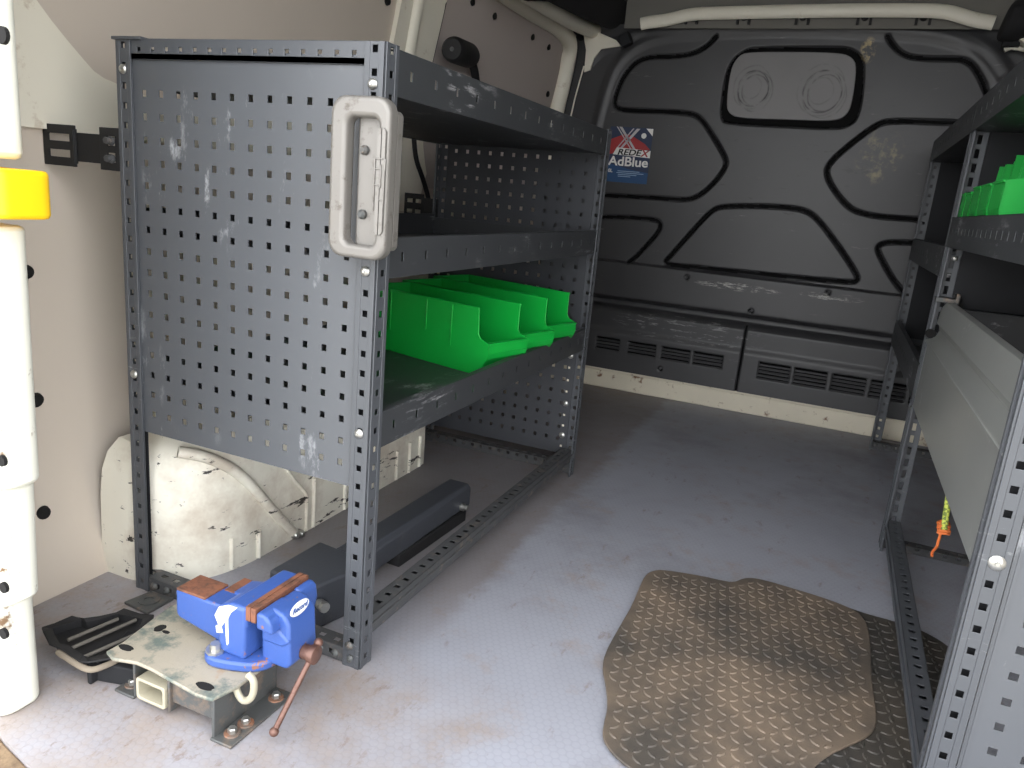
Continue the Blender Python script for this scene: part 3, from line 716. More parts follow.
# cast grab handle screwed to the near post
hd = MB()
def rr(x0, x1, z0, z1, r, y, n=6): return [(a, y, b) for a, b in rrect((x0+x1)/2, (z0+z1)/2, (x1-x0)/2, (z1-z0)/2, r, n)]
YH = -46
hq = lambda x, y: px(x, y, 1, YH)
hx0, hx1 = hq(328, 180)[0], px(397, 180, 1, -20)[0]; hz0, hz1 = hq(365, 260)[2], hq(365, 95)[2]; hxi0, hxi1 = hq(344, 180)[0], hq(376, 180)[0]; hzi1, hzi0 = hq(350, 116)[2], hq(350, 244)[2]
hd.ring(rr(hx0, hx1, hz0, hz1, 24, YH), rr(hxi0, hxi1, hzi0, hzi1, 12, YH), (0, 26, 0))
h1 = hd.build('grab_handle', M['alu'], parent=R, bevel=7, seg=4); h1['label'] = 'light grey cast grab handle'
bx0 = px(358, 180, 1, -20)[0]; m = MB(); m.prism(rr(bx0, hx1-2, hz0+14, hz1-16, 9, YH+22), (0, 20, 0)); m.build('mounting_base', M['alu'], parent=h1, bevel=4)
m = MB(); m.prism(rr(hxi1+2, hx1-3, hz0+38, hz1-42, 7, YH-4), (0, 10, 0)); m.build('badge_plate', M['alu'], parent=h1, bevel=3)
m = MB(); xc_ = (hxi1+hx1)/2+4; zc_ = (hz0+hz1)/2
for (a, b, c, d) in [(-8, 10, 28, 26), (8, 10, 28, 26), (0, 18, 14, 2), (-5, -2, 2, 34), (3, -6, 2, 30), (9, -10, 2, 26), (0, -22, 12, 2)]:
    pass
for (x_, z_, w_, hh_) in [(-9, 0, 1, 30), (-4, 16, 5, 1), (1, 6, 1, 16), (-4, -6, 5, 1), (7, -4, 1, 28), (3, -26, 4, 1), (-3, 30, 7, 1), (8, 22, 1, 8), (-9, -34, 1, 8)]:
    m.box(xc_-4+x_-w_, xc_-4+x_+w_, YH-6, YH-3, zc_+z_-hh_/1.0, zc_+z_+hh_/1.0)
m.build('raised_emblem', M['alu'], parent=h1, bevel=.6)
for zz_ in (hz0+(hz1-hz0)*.28, hz0+(hz1-hz0)*.68):
    m = MB(); m.lathe((bx0+14, YH+24, zz_), (bx0+13, YH+14, zz_), [(0, 7), (.6, 7), (1, 4)], 14); m.build('screw', M['iron'], parent=h1, smooth=True)

# ---- green bins
def make_bin(loc, rz, W, Lb, Hb, label, group, lip=.5, OV=34):
    """open fronted storage bin, front towards local +x, origin at the middle of its base"""
    root = thing('storage_bin', (0, 0, 0), label, 'storage bin', group)
    m = MB(); t_ = 2.5; hw = W/2; tp = 6
    def side(y, s):   # outline of the side wall in x,z
        return [(-Lb/2+8, 0), (Lb/2-42, 0), (Lb/2-18, Hb*.14), (Lb/2-3, Hb*.28), (Lb/2, Hb*.36), (Lb/2-1, Hb*lip), (Lb/2-OV*.75, Hb*lip+8), (Lb/2-OV*.95, Hb*lip+18), (Lb/2-OV, Hb), (-Lb/2, Hb)]
    for s in (-1, 1):
        S = side(hw, s); a = [(x, s*(hw-tp*(1-z/Hb)), z) for x, z in S]; b = [(x, s*(hw-tp*(1-z/Hb)-t_), z) for x, z in S]
        n = len(a); m.add(a+b, [tuple(range(n)), tuple(range(2*n-1, n-1, -1))]+[(i, (i+1) % n, n+(i+1) % n, n+i) for i in range(n)])
    m.box(-Lb/2+8, Lb/2-42, -hw+tp, hw-tp, 0, t_)
    m.prism([(-Lb/2+8, -hw+tp, 0), (-Lb/2+8, hw-tp, 0), (-Lb/2, hw, Hb), (-Lb/2, -hw, Hb)], (t_, 0, 0))
    fr_ = [(Lb/2-42, 0), (Lb/2-18, Hb*.14), (Lb/2-3, Hb*.28), (Lb/2, Hb*.36), (Lb/2-1, Hb*lip)]
    for (xa_, za_), (xb_, zb_) in zip(fr_, fr_[1:]):
        ya_ = hw-tp*(1-za_/Hb); yb2 = hw-tp*(1-zb_/Hb)
        m.prism([(xa_, -ya_, za_), (xa_, ya_, za_), (xb_, yb2, zb_), (xb_, -yb2, zb_)], (-t_, 0, 0))
    m.build('bin_body', M['green'], parent=root, bevel=.7)
    m = MB()
    m.box(Lb/2-13, Lb/2+2, -hw+3, hw-3, Hb*lip-4, Hb*lip+1); m.build('front_lip', M['green'], parent=root, bevel=1.2)
    m = MB(); m.box(-Lb/2-4, -Lb/2+2, -hw, hw, Hb-8, Hb)
    for s in (-1, 1):
        m.box(-Lb/2, Lb/2-OV, min(s*hw, s*(hw+2)), max(s*hw, s*(hw+2)), Hb-5, Hb)
        for fx, z0_ in ((-.28, .35), (.02, .0), (.22, .35)): 
            y_ = s*(hw-1); m.box(Lb*fx-2, Lb*fx+2, min(y_, y_+s*2.5), max(y_, y_+s*2.5), Hb*max(z0_, .02) if z0_ else Hb*.5, Hb-4)
    m.build('rim', M['green'], parent=root, bevel=.8)
    root.location = Vector(loc)*MM; root.rotation_euler = (0, 0, rz); return root
FZ = 421.5; TZ = 577
rzb = math.radians(-15.5); LB = 410; WB = 150
fy = [521, 676, 847, 1015]
bl = ['green open-front storage bin on the left rack, nearest the camera', 'green open-front storage bin on the left rack, middle of the row of three', 'green open-front storage bin on the left rack, farthest from the camera']
first = None
for k in range(3):
    yn = fy[k]+ (2 if k == 0 else 6); xf = -68+8*(k > 0)
    # near front top corner at (xf, yn); centre follows
    ux, uy = math.cos(rzb), math.sin(rzb); vx, vy = -uy, ux
    cx = xf-ux*(LB/2-34)+vx*WB/2; cy = yn-uy*(LB/2-34)+vy*WB/2
    if first is None: b0 = first = make_bin((cx, cy, FZ), rzb, WB, LB, TZ-FZ, bl[0], 'green bins on the left rack')
    else: b0 = copy_tree(first); b0.location = Vector((cx, cy, FZ))*MM
    b0['label'] = bl[k]

# ---- right racks
XA, DR = 878, 420
Y0R, YM, YF = 64, 1138, 2127
RA = thing('shelving_rack', (1088, 600, 0), 'near right-hand anthracite rack holding green bins and a folded grey metal flap', 'shelving rack', 'steel van racks')
HR = 1130
post(RA, XA-6, Y0R, 1, 1, HR, web='xy'); post(RA, XA, YM, 1, -1, HR, hh=10); post(RA, XA+DR, Y0R, -1, 1, HR); post(RA, XA+DR, YM, -1, -1, HR)
m = MB(); x_0 = XA+33; cols = [px(1006, 676, 1, Y0R)[0]+9+PH*k for k in range(9)]; zph = px(1006, 676, 1, Y0R)[2]
zr = sorted([zph+PV*k for k in range(-6, 21)])
m.perf((x_0-4, Y0R+5, 40), (1, 0, 0), (0, 0, 1), DR-58, HR-45, 2, [c-x_0+4 for c in cols], [z-40 for z in zr if z > 60 and z < HR-20], 5.5, 5.5)
m.box(x_0+1, x_0+5, Y0R+2, Y0R+6, 40, HR-5)
m.build('end_panel', M['endpanel'], parent=RA)
m = MB(); m.box(XA+33, XA+DR-6, YM-6, YM-4, 655, HR-4); m.build('divider_panel', M['dark'], parent=RA)
m = MB(); m.box(XA+34, XA+DR-6, YM-10, YM-7, 400, 652); m.box(XA+34, XA+DR-6, YM-24, YM-7, 649, 652); m.build('tray_end', M['shelf'], parent=RA, bevel=.8)
shelf(RA, XA-5, XA+DR-2, Y0R+33, YM-1, 1060, 70, XA-5, floor_dz=4)
shelf(RA, XA-5, XA+DR-2, Y0R+33, YM-1, 795, 70, XA-5, floor_dz=12, slot=52)
raily(RA, Y0R+28, YM-14, XA, 46, 86, 1, mt='rack'); railx(RA, XA+4, XA+DR-4, YM-3, 2, 34, -1)
bolt(RA, (890, Y0R-3, 435), (0, -1, 0), 10); bolt(RA, (894, YM-3, 24), (0, -1, 0), 8, 'iron'); bolt(RA, (930, YM-4, 18), (0, -1, 0), 8, 'iron'); bolt(RA, (XA-3, YM-16, 390), (-1, 0, 0), 7, 'iron')
bolt(RA, (894, YM-36, 770), (0, -1, 0), 7)
# folded metal flap hung on the aisle side
prof = [(876, 400), (877, 480), (877, 556), (871, 567), (872, 570), (882, 575), (893, 584), (897, 596), (893, 608), (888, 613), (890, 640), (893, 654), (900, 665), (912, 668), (921, 658), (918, 656), (911, 664), (902, 662), (896, 653), (892.5, 640), (890.5, 615), (896, 610), (900, 596), (896, 582), (884, 572.5), (879.5, 556), (879.5, 480), (879, 400)]
m = MB(); ya_, yb_ = Y0R+7, YM-30
m.prism([(x, ya_, z) for x, z in prof], (0, yb_-ya_, 0)); m.build('drop_flap', M['sheet'], parent=RA, bevel=1, smooth=True)['label'] = 'brushed grey metal flap'
m = MB(); m.tube([(880, YM-42, 586), (878, YM-29, 586)], 11, 16); m.build('flap_pivot', M['hole'], parent=RA, smooth=True)
m = MB(); m.box(873, 921, YM-38, YM-6, 664, 676); m.box(915, 924, YM-40, YM-8, 652, 688); m.build('hinge_bracket', M['iron'], parent=RA, bevel=2)

RB = thing('shelving_rack', (1088, 1640, 0), 'far right-hand dark rack of empty shelves standing before the black bulkhead', 'shelving rack', 'steel van racks')
YB0 = YM+3
post(RB, XA, YF, 1, -1, HR); post(RB, XA+DR, YF, -1, -1, HR)
post(RB, XA, YB0, 1, 1, HR, hh=10); post(RB, XA+DR, YB0, -1, 1, HR)
for z0, hl in ((1060, 70), (722, 74), (412, 90)): shelf(RB, XA-5, XA+DR-2, YB0+1, YF-1, z0, hl, XA-5, floor_dz=5)
m = MB(); m.box(XA+30, XA+DR-30, YF-7, YF-5, 440, HR-10); m.build('end_panel', M['dark'], parent=RB)  # plain dark sheet put in for the shade seen through the open frame
railx(RB, XA+4, XA+DR-4, YF-3, 2, 36, -1)
for x in (894, 925, 955): bolt(RB, (x, YF-6, 18), (0, -1, 0), 8, 'iron')
bolt(RB, (895, YF-36, 440), (0, -1, 0), 7)

# right bins: front towards the aisle (-x)
yy_ = [1092, 1000, 900, 785, 650, 520, 385]; ws = [70, 84, 96, 110, 116, 118, 120]
gl = ['end green bin beside the middle post on the right rack', 'second green bin from the middle post on the right rack', 'third green bin from the middle post on the right rack', 'fourth green bin from the middle post on the right rack', 'fifth green bin from the middle post, at the picture edge on the right rack']
for k in range(7):
    Lr = 300; cx = XA+3+Lr/2; b0 = None
    if k < 5:
        b0 = make_bin((cx, yy_[k], 808), math.pi, ws[k], Lr, 178+ (0 if k < 2 else 12), gl[k], 'green bins on the right rack', lip=.62, OV=64)

# ------------------------------------------------------------------ loose things on the floor
# dark box sections under the left rack
def boxbeam(m, c0, c1, hw, z0, z1, z0b=None, z1b=None, ch=10):
    c0 = Vector(c0); c1 = Vector(c1); d = (c1-c0).normalized(); s = Vector((-d.y, d.x)); 
    def sec(c, za, zb): 
        return [Vector((c.x+s.x*a, c.y+s.y*a, z)) for a, z in ((-hw, za), (hw, za), (hw, zb-ch), (hw-ch, zb), (-hw+ch, zb), (-hw, zb-ch))]
    A = sec(c0, z0, z1); B = sec(c1, z0b if z0b is not None else z0, z1b or z1); n = len(A)
    return m.add(A+B, [tuple(range(n)), tuple(range(2*n-1, n-1, -1))]+[(i, (i+1) % n, n+(i+1) % n, n+i) for i in range(n)])
T = thing('steel_beam', (-165, 450, 0), 'long dark steel box section lying under the left rack', 'steel beam')
m = MB(); boxbeam(m, (-176, 208), (-166, 690), 36, 30, 88); m.build('beam', M['darksteel'], parent=T, bevel=3)
m = MB(); boxbeam(m, (-160, 350), (-148, 655), 26, 0, 30, ch=3); m.build('underframe', M['rubberblk'], parent=T, bevel=2)
m = MB(); m.lathe((-131, 640, 42), (-112, 640, 42), [(0, 10), (.5, 10), (.55, 7), (1, 7)], 12); m.build('bolt', M['steel'], parent=T, smooth=True)
T = thing('steel_block', (-180, 120, 0), 'short wide dark steel block with a bright bolt, behind the vice', 'steel block')
m = MB(); m.prism([(-250, 60, 0), (-140, 44, 0), (-118, 130, 0), (-168, 200, 0), (-246, 210, 0)], (0, 0, 92)); m.build('block_body', M['darksteel'], parent=T, bevel=5)
m = MB(); m.lathe((-138, 62, 58), (-112, 52, 58), [(0, 7), (.3, 7), (.3, 10), (.6, 10), (.6, 7), (.75, 7), (.75, 11), (1, 10)], 12); m.build('bolt', M['steel'], parent=T, smooth=True)

# floor plate by the rack's rear foot
m = MB(); P = [px(x, y, 2, 5) for x, y in [(124, 602), (151, 591), (174, 598), (147, 613)]]
m.prism([(p[0], p[1], 0) for p in P], (0, 0, 6)); o = m.build('floor_plate', M['iron'], bevel=1.5, org=tuple(P[0][:2])+(0,))
tag(o, 'small flat rusty plate on the floor between torn tray and rack foot', 'plate')
c = sum(P)/4; m = MB(); m.ring([(c[0]+20*math.cos(a/12*6.283), c[1]+20*math.sin(a/12*6.283), 6) for a in range(12)], [(c[0]+9*math.cos(a/12*6.283), c[1]+9*math.sin(a/12*6.283), 6) for a in range(12)], (0, 0, 3))
mm_ = m.build('washer', M['iron'], org=tuple(P[0][:2])+(0,)); mm_.parent = o; mm_.location = (0, 0, 0)

# broken black plastic tray
T = thing('plastic_tray', (-390, -190, 0), 'torn black plastic louvred tray on the floor beside the door pillar', 'plastic tray')
tz = 48
top = [px(x, y, 2, tz) for x, y in [(42, 627), (55, 622), (72, 617), (78, 616), (84, 619), (100, 616), (116, 611), (124, 609), (140, 612), (154, 615), (152, 622), (136, 640), (112, 658), (88, 664), (80, 660), (62, 648), (50, 645), (44, 634)]]
def inset(P, k):
    c = sum(P)/len(P); return [c+(p-c)*k for p in P]
ip = inset(top, .80)
m = MB()
n = len(top)
zj_ = [random.uniform(-3, 6) for _ in top]
vs = [(p[0], p[1], tz+zj_[i]) for i, p in enumerate(top)]+[(p[0], p[1], tz-2) for p in ip]+[(p[0], p[1], tz-16) for p in ip]
m.add(vs, [(i, (i+1) % n, n+(i+1) % n, n+i) for i in range(n)]+[(n+i, n+(i+1) % n, 2*n+(i+1) % n, 2*n+i) for i in range(n)]+[tuple(range(2*n, 3*n))])
o = m.build('tray_skin', M['rubberblk'], parent=T); sm_ = o.modifiers.new('s', 'SOLIDIFY'); sm_.thickness = .003
m = MB()
for (a, b) in [((68, 640), (118, 619)), ((72, 648), (136, 620)), ((84, 657), (146, 630))]:
    A = px(*a, 2, tz-4); B = px(*b, 2, tz-4); m.tube([A, B], 4, 8, flat=.8)
m.build('louvre_rib', flat('dusty_rib', (96, 92, 86), .8), parent=T, smooth=True)
m = MB()
E = [px(x, y, 2, tz-10) for x, y in [(58, 652), (76, 664), (88, 670), (98, 669), (118, 660), (136, 648)]]
m.tube([tuple(p) for p in E], 5, 10, smooth=2, flat=.9); m.build('tray_edge', flat('tray_edge_dust', (128, 118, 104), .8), parent=T, smooth=True)
m = MB(); A = px(90, 684, 2, 0); B = px(104, 672, 2, 0); C = px(146, 671, 2, 0)
m.prism([(-345, -240, 0), (-262, -218, 0), (-282, -130, 0), (-380, -150, 0)], (0, 0, tz-14)); m.box(-352, -343, -252, -232, 0, tz-10); m.build('tray_box', M['dark'], parent=T, bevel=3)

# vice stand: worn plate on channel and angle irons
T = thing('vice_stand', (-190, -180, 0), 'worn pale steel mounting plate on angle irons carrying the blue vice', 'mounting stand')
pp = [px(x, y, 2, 81) for x, y in [(106, 651), (112, 648), (124, 641), (152, 619), (170, 606), (182, 602), (214, 622), (262, 655), (266, 662), (262, 668), (238, 686), (212, 699), (196, 694), (150, 668), (136, 662), (112, 658)]]
m = MB(); m.prism([(p[0], p[1], 75) for p in pp], (0, 0, 6)); pl_ = m.build('top_plate', M['plate'], parent=T, bevel=2)
for (x, y, rx_, ry_) in [(126, 647.5, 15, 7), (205, 686, 17, 8), (160, 628, 9, 11), (166, 632, 8, 4)]:
    p = px(x, y, 2, 81.2); m = MB(); m.add([(p[0]+rx_*math.cos(a/16*6.283)*(1 if math.sin(a) > 0 else .8), p[1]+ry_*math.sin(a/16*6.283), 81) for a in range(16)]+[(p[0]+rx_*.9*math.cos(a/16*6.283), p[1]+ry_*.9*math.sin(a/16*6.283), 81.6) for a in range(16)], [tuple(range(16, 32))]+[(i, (i+1) % 16, 16+(i+1) % 16, 16+i) for i in range(16)])
    m.build('slot', M['hole'], parent=T)
m = MB(); m.box(-91, -85, -250, -112, 3, 74); m.box(-90, -50, -254, -112, 0, 5); m.build('angle_iron', M['iron'], parent=T, bevel=1.5)
m = MB(); m.box(-262, -257, -240, -120, 3, 74); m.box(-300, -258, -244, -120, 0, 5); m.build('angle_iron', M['iron'], parent=T, bevel=1.5)
m = MB(); m.box(-182, -91, -240, -233, 24, 74); m.build('cross_member', M['iron'], parent=T, bevel=1.5)
m = MB(); m.box(-256, -91, -130, -124, 12, 74); m.build('cross_member', M['iron'], parent=T, bevel=1.5)
m = MB(); P4 = lambda x0, x1, z0, z1, y: rr(x0, x1, z0, z1, 5, y, 4)
m.ring(P4(-244, -184, 13, 51, -250), P4(-239, -189, 18, 46, -250), (0, 120, 0)); m.build('receiver_tube', M['tubep'], parent=T, bevel=1.2)
m = MB(); m.box(-240, -188, -150, -146, 16, 48); m.build('tube_shade', M['hole'], parent=T)  # dark plate inside the tube, standing for the shade of its depth
m = MB(); m.box(-183, -178, -246, -200, 8, 64); m.build('side_lug', M['iron'], parent=T, bevel=2)
for (x, y) in [(-69, -230), (-67, -204), (-284, -222), (-67, -135)]:
    m = MB(); m.lathe((x, y, 4), (x, y, 7), [(0, 13), (1, 12)], 20); m.build('washer', M['ironrust'], parent=T)
    m = MB(); m.lathe((x, y, 7), (x, y, 15), [(0, 7), (.8, 7), (1, 5.5)], 6); m.build('bolt', M['steel'], parent=T)
m = MB(); q_ = [px(x, y, 1, -216) for x, y in [(235, 684), (238, 694), (243, 701), (250, 700), (254, 692), (254, 680), (248, 674)]]
m.tube([tuple(p) for p in q_], 5.5, 12, smooth=2); m.build('ring_loop', M['tubep'], parent=T, smooth=True)

# bench vice
V = thing('bench_vice', (-130, -150, 81), 'blue bench vice with rusty anvil and jaws clamped on the worn plate', 'vice')
VY0, VY1 = -176, -66
m = MB()   # base foot with lugs
P = chaikin([(-168, -178), (-150, -206), (-120, -208), (-60, -186), (-48, -150), (-60, -86), (-120, -66), (-160, -84)], 2, True)
m.prism([(x, y, 82) for x, y in P], (0, 0, 16)); m.build('base', M['blue'], parent=V, bevel=4)
m = MB(); m.lathe((-140, -190, 98), (-140, -190, 112), [(0, 15), (.3, 15), (.3, 9), (1, 8)], 8); m.build('bolt', M['steel'], parent=V)
m = MB()   # fixed body: barrel bridge and anvil block in one casting
m.prism([(-242, -171, 165), (-242, -171, 122), (-236, -171, 116), (-150, -171, 100), (-128, -171, 98), (-118, -171, 165)], (0, 52, 0))
m.build('body', M['blue'], parent=V, bevel=4)
m = MB(); m.prism([(-178, -134, 162), (-178, -134, 110), (-110, -134, 110), (-110, -134, 176)], (0, 50, 0)); m.build('neck', M['blue'], parent=V, bevel=4)
m = MB(); m.box(-241, -180, -170, -119, 163, 168); m.build('anvil_face', M['rust'], parent=V, bevel=1.5)
m = MB(); m.box(-177, -142, -133, -86, 161, 166); m.build('neck_face', M['rust'], parent=V, bevel=1.5)
m = MB()   # fixed jaw column and head
m.prism([(-138, -186, 97), (-140, -186, 130), (-146, -186, 160), (-134, -186, 179), (-120, -186, 185), (-86, -186, 185), (-86, -186, 97)], (0, 44, 0))
m.prism([(-122, -185, 150), (-119, -185, 187), (-84.5, -185, 187), (-84.5, -185, 150)], (0, 127, 0)); m.prism([(-117, -150, 96.5), (-117, -150, 152), (-85.5, -150, 152), (-85.5, -150, 96.5)], (0, 70, 0))
m.build('fixed_jaw', M['blue'], parent=V, bevel=5, seg=3)
m = MB(); m.prism([(-141, -187, 128), (-143, -187, 140), (-137, -187, 143), (-145, -187, 158), (-136, -187, 175), (-118, -187, 183), (-100, -187, 184), (-112, -187, 172), (-118, -187, 160), (-117, -187, 118), (-120, -187, 112), (-122, -187, 119), (-124, -187, 152), (-131, -187, 142), (-128, -187, 132)], (0, 3, 0)); m.build('paint_splash', flat('white_paint', (228, 230, 236)), parent=V, bevel=1)
m = MB(); m.box(-86, -77, -184, -58, 166, 190); m.build('jaw_plate', M['rust'], parent=V, bevel=1)
m = MB(); m.box(-76, -67, -184, -58, 166, 190); m.build('jaw_plate', M['rust'], parent=V, bevel=1)
m = MB()
m.prism([(-66, -185, 158), (-66, -185, 186), (-50, -185, 186), (-38, -185, 176), (-34, -185, 156)], (0, 60, 0))
m.prism([(-72, -165, 90), (-72, -165, 150), (-65, -165, 184), (-48, -165, 187), (-30, -165, 182), (-20, -165, 168), (-16, -165, 100), (-24, -165, 90)], (0, 66, 0))
m.prism([(-66, -100, 120), (-66, -100, 186), (-56, -100, 187), (-48, -100, 181), (-45, -100, 160), (-54, -100, 120)], (0, 40, 0))
m.prism([(-70, -168, 128), (-70, -168, 160), (-40, -168, 160), (-16, -168, 140), (-30, -168, 128)], (0, 30, 0))
m.build('moving_jaw', M['blue'], parent=V, bevel=7, seg=3)
m = MB(); m.lathe((-16, -133, 108), (9, -132, 108), [(0, 12), (.5, 12), (.55, 15), (.95, 15), (1, 13)], 20); m.build('screw_head', M['copper'], parent=V, smooth=True)
m = MB(); hp0 = Vector((2, -120, 122)); hp1 = Vector((-4, -214, 22)); m.tube([hp0, hp1], 4.6, 12); m.sphere(hp0, 7.5); m.sphere(hp1, 7.5); m.build('handle', M['copper'], parent=V, smooth=True)
# maker's oval on the moving jaw
def text(name, s, size, mat, parent, mtx, shear=0, offset=0, extrude=.0004, wx=1.0):
    cu = bpy.data.curves.new(name, 'FONT'); cu.body = s; cu.size = size; cu.shear = shear; cu.offset = offset; cu.extrude = extrude; cu.align_x = 'CENTER'; cu.align_y = 'CENTER'
    o = bpy.data.objects.new(name, cu); COL.objects.link(o); dg = bpy.context.evaluated_depsgraph_get(); me = bpy.data.meshes.new_from_object(o.evaluated_get(dg)); bpy.data.objects.remove(o)
    me.name = name; me.materials.clear(); me.materials.append(mat); S_ = Matrix.Diagonal((wx, 1, 1, 1)); me.transform(S_); me.transform(mtx)
    o = bpy.data.objects.new(name, me); COL.objects.link(o); o.parent = parent; return o
Wt = flat('label_white', (232, 232, 228)); Bk = flat('label_black', (20, 20, 24)); Rd = flat('label_red', (160, 42, 46)); Nv = flat('label_navy', (36, 50, 80)); Bl = flat('label_blue', (28, 74, 118)); TB = flat('label_text_blue', (40, 80, 150))
# the jaw's sloping outer face looks +x and up, the oval lies on it
a0 = Vector((-34, 0, 168)); a1 = Vector((-18, 0, 140)); dn = (a1-a0).normalized(); nrm = Vector((-dn.z, 0, dn.x)) 
nrm = Vector((1, 0, 0)); up_ = Vector((0, 0, 1)); rt = Vector((0, 1, 0))
cen = Vector(px(299.5, 607.5, 0, -17.2))
Mx = Matrix(((rt.x, up_.x, nrm.x, 0), (rt.y, up_.y, nrm.y, 0), (rt.z, up_.z, nrm.z, 0), (0, 0, 0, 1)))
m = MB(); m.prism([cen+rt*22*math.cos(a/24*6.283)+up_*11.5*math.sin(a/24*6.283) for a in range(24)], nrm*.8); ov = m.build('maker_label', Wt, parent=V)
tx = Mx.copy(); tx.translation = (cen+nrm*1.2-Vector(V['_o']))*MM
text('maker_name', 'Record', .0115, TB, ov, tx, shear=.25, offset=.0002)

# rubber mats with raised treads
def inpoly(P, x, y):
    c = False
    for i in range(len(P)):
        x1, y1 = P[i]; x2, y2 = P[i-1]
        if (y1 > y) != (y2 > y) and x < (x2-x1)*(y-y1)/(y2-y1)+x1: c = not c
    return c
def edged(P, x, y):
    D = 1e9
    for i in range(len(P)):
        a = P[i-1]; b = P[i]; dx, dy = b[0]-a[0], b[1]-a[1]; t_ = max(0, min(1, ((x-a[0])*dx+(y-a[1])*dy)/(dx*dx+dy*dy+1e-9))); D = min(D, math.hypot(x-a[0]-t_*dx, y-a[1]-t_*dy))
    return D
def rubber_mat(P, z0, th, mat, label, ang, pitch=27, avoid=None):
    P = chaikin(P, 2, True); m = MB(); m.prism([(x, y, z0) for x, y in P], (0, 0, th))
    o = m.build('rubber_mat', mat, bevel=1.5, org=(sum(p[0] for p in P)/len(P), sum(p[1] for p in P)/len(P), z0))
    tag(o, label, 'mat', 'rubber treadplate mats')
    m = MB(); ca, sa = math.cos(ang), math.sin(ang); cx = sum(p[0] for p in P)/len(P); cy = sum(p[1] for p in P)/len(P); zt_ = z0+th
    for i in range(-42, 43):
        for j in range(-42, 43):
            u, v = i*pitch, j*pitch; x = cx+u*ca-v*sa; y = cy+u*sa+v*ca
            if not inpoly(P, x, y) or edged(P, x, y) < 12: continue
            if avoid and inpoly(avoid, x, y): continue
            a = ang+(math.pi/4 if (i+j) % 2 else -math.pi/4)+random.uniform(-.05, .05); d = (math.cos(a), math.sin(a)); l, w_ = 10.6, 4.4; s = (-d[1], d[0])
            base = []; topv = []
            for (p, q_) in ((-l, 0), (-l*.5, -w_*.85), (0, -w_), (l*.5, -w_*.85), (l, 0), (l*.5, w_*.85), (0, w_), (-l*.5, w_*.85)):
                base.append((x+d[0]*p+s[0]*q_, y+d[1]*p+s[1]*q_, zt_-.3)); topv.append((x+d[0]*p*.8+s[0]*q_*.5, y+d[1]*p*.8+s[1]*q_*.5, zt_+2.0))
            m.add(base+topv, [(k, (k+1) % 8, 8+(k+1) % 8, 8+k) for k in range(8)]+[tuple(range(8, 16))])
    tr = m.build('tread_pattern', mat, org=(cx, cy, z0), smooth=False); tr.parent = o; tr.location = ((Vector((cx, cy, z0))*MM)-o.location); return o
f2 = lambda L, z: [tuple(px(x, y, 2, z)[:2]) for x, y in L]
m1 = f2([(657, 569), (668, 570), (700, 575), (722, 580), (734, 582), (742, 578), (752, 577), (770, 581), (790, 587), (820, 596), (845, 605), (862, 614), (869, 628), (871, 650), (872, 680), (876, 705), (877, 724), (870, 735), (850, 744), (828, 754), (812, 768), (800, 800), (760, 830), (690, 815), (655, 784), (628, 766), (610, 750), (602, 735), (604, 722), (608, 705), (606, 685), (602, 665), (606, 650), (620, 625), (632, 605), (640, 585), (646, 573)], 11)
m2 = f2([(700, 600), (790, 588), (830, 600), (861, 612), (891, 620), (915, 627), (941, 640), (955, 652), (961, 668), (958, 700), (950, 740), (945, 790), (900, 840), (820, 830), (780, 780), (740, 700)], 5)
a_ = math.radians(8)
rubber_mat(m2, .2, 4.6, M['mat2'], 'blackish tread-pattern rubber mat, lying partly beneath the brown dusty one', math.radians(52), 21)
rubber_mat(m1, 5.4, 5, M['mat1'], 'brown dusty tread-pattern rubber mat with wavy edge, uppermost on the floor', a_, 21)

# rope with orange string
T = thing('rope', (905, 420, 345), 'yellow-green rope tied with orange string hanging below the grey metal flap', 'rope')
xr = 905; rp = lambda x, y: tuple(px(x, y, 0, xr))
m = MB(); m.tube([rp(956, 440), rp(951, 480), rp(948, 502), rp(946, 515), rp(944, 532)], 5.5, 12, smooth=2); m.build('braided_rope', M['rope'], parent=T, smooth=True)
m = MB(); 
for k in range(5): c = rp(943.5+.6*(k % 2), 523+k*2.4); m.tube([(c[0]+9*math.cos(a/10*6.283), c[1]+9*math.sin(a/10*6.283), c[2]+2*math.sin(a)) for a in range(11)], 2.6, 8)
m.tube([rp(941, 531), rp(940, 536), rp(938, 542), rp(937, 547), rp(932, 552), rp(932, 556)], 2.6, 8, smooth=1); m.build('orange_string', M['orange'], parent=T, smooth=True)

# black fitting on curved arm, on the sliding door lining
pc_ = onwall(459, 60, 60); 
T = thing('door_latch', tuple(onwall(476, 84, 10)), 'black cylindrical knob on a curved arm, fixed to the door lining above the left rack', 'door fitting')
A = onwall(452, 49, 120); B = onwall(470, 56, 60)
Av = Vector(A); Bv = Vector(B); ax = (Bv-Av).normalized()
m = MB(); m.lathe(Av, Bv+ax*4, [(0, 30), (.06, 38), (.12, 40), (.85, 40), (1, 34)], 28); m.build('knob', M['rubberblk'], parent=T, smooth=True)
m = MB(); m.lathe(Av-ax*3, Av+ax*2, [(0, 6), (1, 8)], 12); m.build('centre_screw', M['iron'], parent=T, smooth=True)
C = Vector(onwall(476, 80, 40)); E_ = Vector(onwall(478, 100, 14)); m = MB(); m.tube([Bv-ax*10, (Bv+C)/2+Vector((4, 0, 0)), C, E_], 15, 14, smooth=2, flat=.7); m.build('arm', M['rubberblk'], parent=T, smooth=True)

# black cable running down the pillar
m = MB(); P = [tuple(onwall(x, y, 24)) for x, y in [(413, 120), (414, 140), (416, 160), (422, 176), (427, 192), (430, 206), (431, 225)]]
m.tube(P, 8, 10, smooth=2); o = m.build('cable', M['rubberblk'], smooth=True, org=P[-1]); tag(o, 'black cable running down the cream pillar behind the top of the left rack', 'cable')

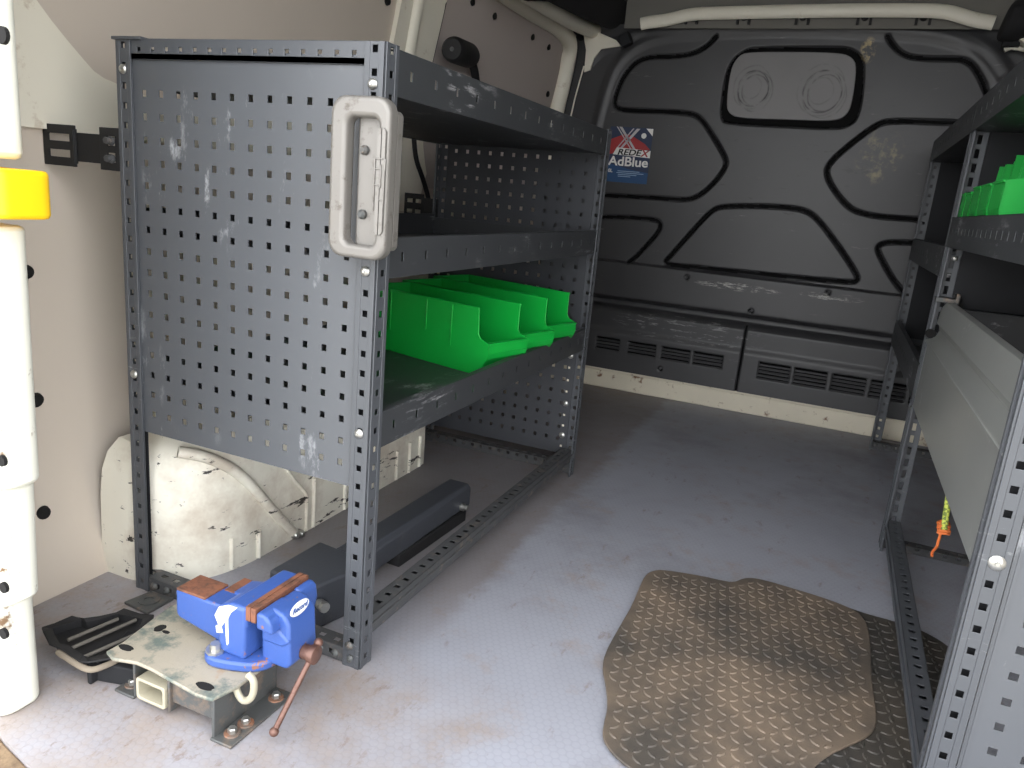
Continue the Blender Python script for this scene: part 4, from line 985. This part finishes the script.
# product card stuck on the bulkhead
sx0, sx1, sz0, sz1 = -352, -166, 914, 1142; ys_ = BK+7
T = thing('product_card', ((sx0+sx1)/2, ys_, sz0), 'blue and red product card fixed on the black bulkhead beside the left rack', 'card')
T['_o'] = (float((sx0+sx1)/2), float(ys_), float(sz0))
W_ = sx1-sx0; Hc = sz1-sz0
def quad(name, mat, pts, lay): 
    m = MB(); m.prism([(sx0+u*W_, ys_-.5-lay*.5, sz0+v*Hc) for u, v in pts], (0, .6+lay*.1, 0)); return m.build(name, mat, parent=T)
quad('card_base', Nv, [(0, 0), (1, 0), (1, 1), (0, 1)], 0)
quad('lower_panel', Bl, [(0, 0), (1, 0), (1, .2), (.6, .24), (0, .34)], 1)
quad('red_shape', Rd, [(0, .5), (.98, .62), (.84, .72), (.5, .86), (.36, .88), (0, .76)], 1)
for P in ([(.2, 1), (.27, 1), (.66, .6), (.6, .6)], [(.27, .62), (.33, .62), (.7, .98), (.62, .98)], [(.14, 1), (.17, 1), (.56, .6), (.53, .6)], [(.2, .63), (.23, .63), (.56, .98), (.53, .98)]): quad('cross_stroke', flat('card_pale', (190, 186, 190)), P, 2)
quad('name_band', Wt, [(.12, .5), (1, .47), (1, .60), (.2, .63)], 3)
quad('corner_flash', Wt, [(.84, .99), (1, .99), (1, .86)], 2)
m = MB(); m.prism([(sx0+W_*(.8+.06*math.cos(a/16*6.283)), ys_-1.6, sz0+Hc*(.86)+W_*.06*math.sin(a/16*6.283)) for a in range(16)], (0, 1, 0)); m.build('round_badge', Wt, parent=T)
fm_ = lambda u, v, lay: Matrix.Translation((Vector((sx0+u*W_, ys_-.5-lay*.5, sz0+v*Hc))-Vector(T['_o']))*MM) @ Matrix.Rotation(math.radians(90), 4, 'X')
text('brand_letters', 'REDE', .034, Bk, T, fm_(.50, .545, 5), shear=.2, offset=.0008, wx=1.28)
text('brand_letters', 'X', .036, Rd, T, fm_(.865, .54, 5), shear=.2, offset=.001, wx=1.15)
text('product_letters', 'AdBlue', .053, Wt, T, fm_(.51, .375, 5), offset=.0012, wx=1.12)
text('small_print', '10L', .020, Wt, T, fm_(.08, .20, 5), offset=.0003)
for k, (u0, u1) in enumerate([(.28, .8), (.26, .9), (.3, .74), (.3, .6)]): quad('print_line', flat('card_print', (150, 175, 205)), [(u0, .2-k*.032), (u1, .2-k*.032), (u1, .212-k*.032), (u0, .212-k*.032)], 4)

# ------------------------------------------------------------------ light
wd = bpy.data.worlds.new('world'); SC.world = wd; wd.use_nodes = True; nt = wd.node_tree; bg = nt.nodes['Background']
bg.inputs[0].default_value = (.97, .982, 1.0, 1); bg.inputs[1].default_value = 1.0
sun = bpy.data.lights.new('daylight', 'AREA'); 
SC.view_settings.view_transform = 'Standard'; SC.view_settings.look = 'None'; SC.view_settings.gamma = 1; SC.view_settings.use_curve_mapping = False
SC.view_settings.exposure = 2.4
bpy.data.lights.remove(sun)
SC.cycles.max_bounces = 12; SC.cycles.diffuse_bounces = 8
for o in bpy.data.objects:
    if '_o' in o: del o['_o']
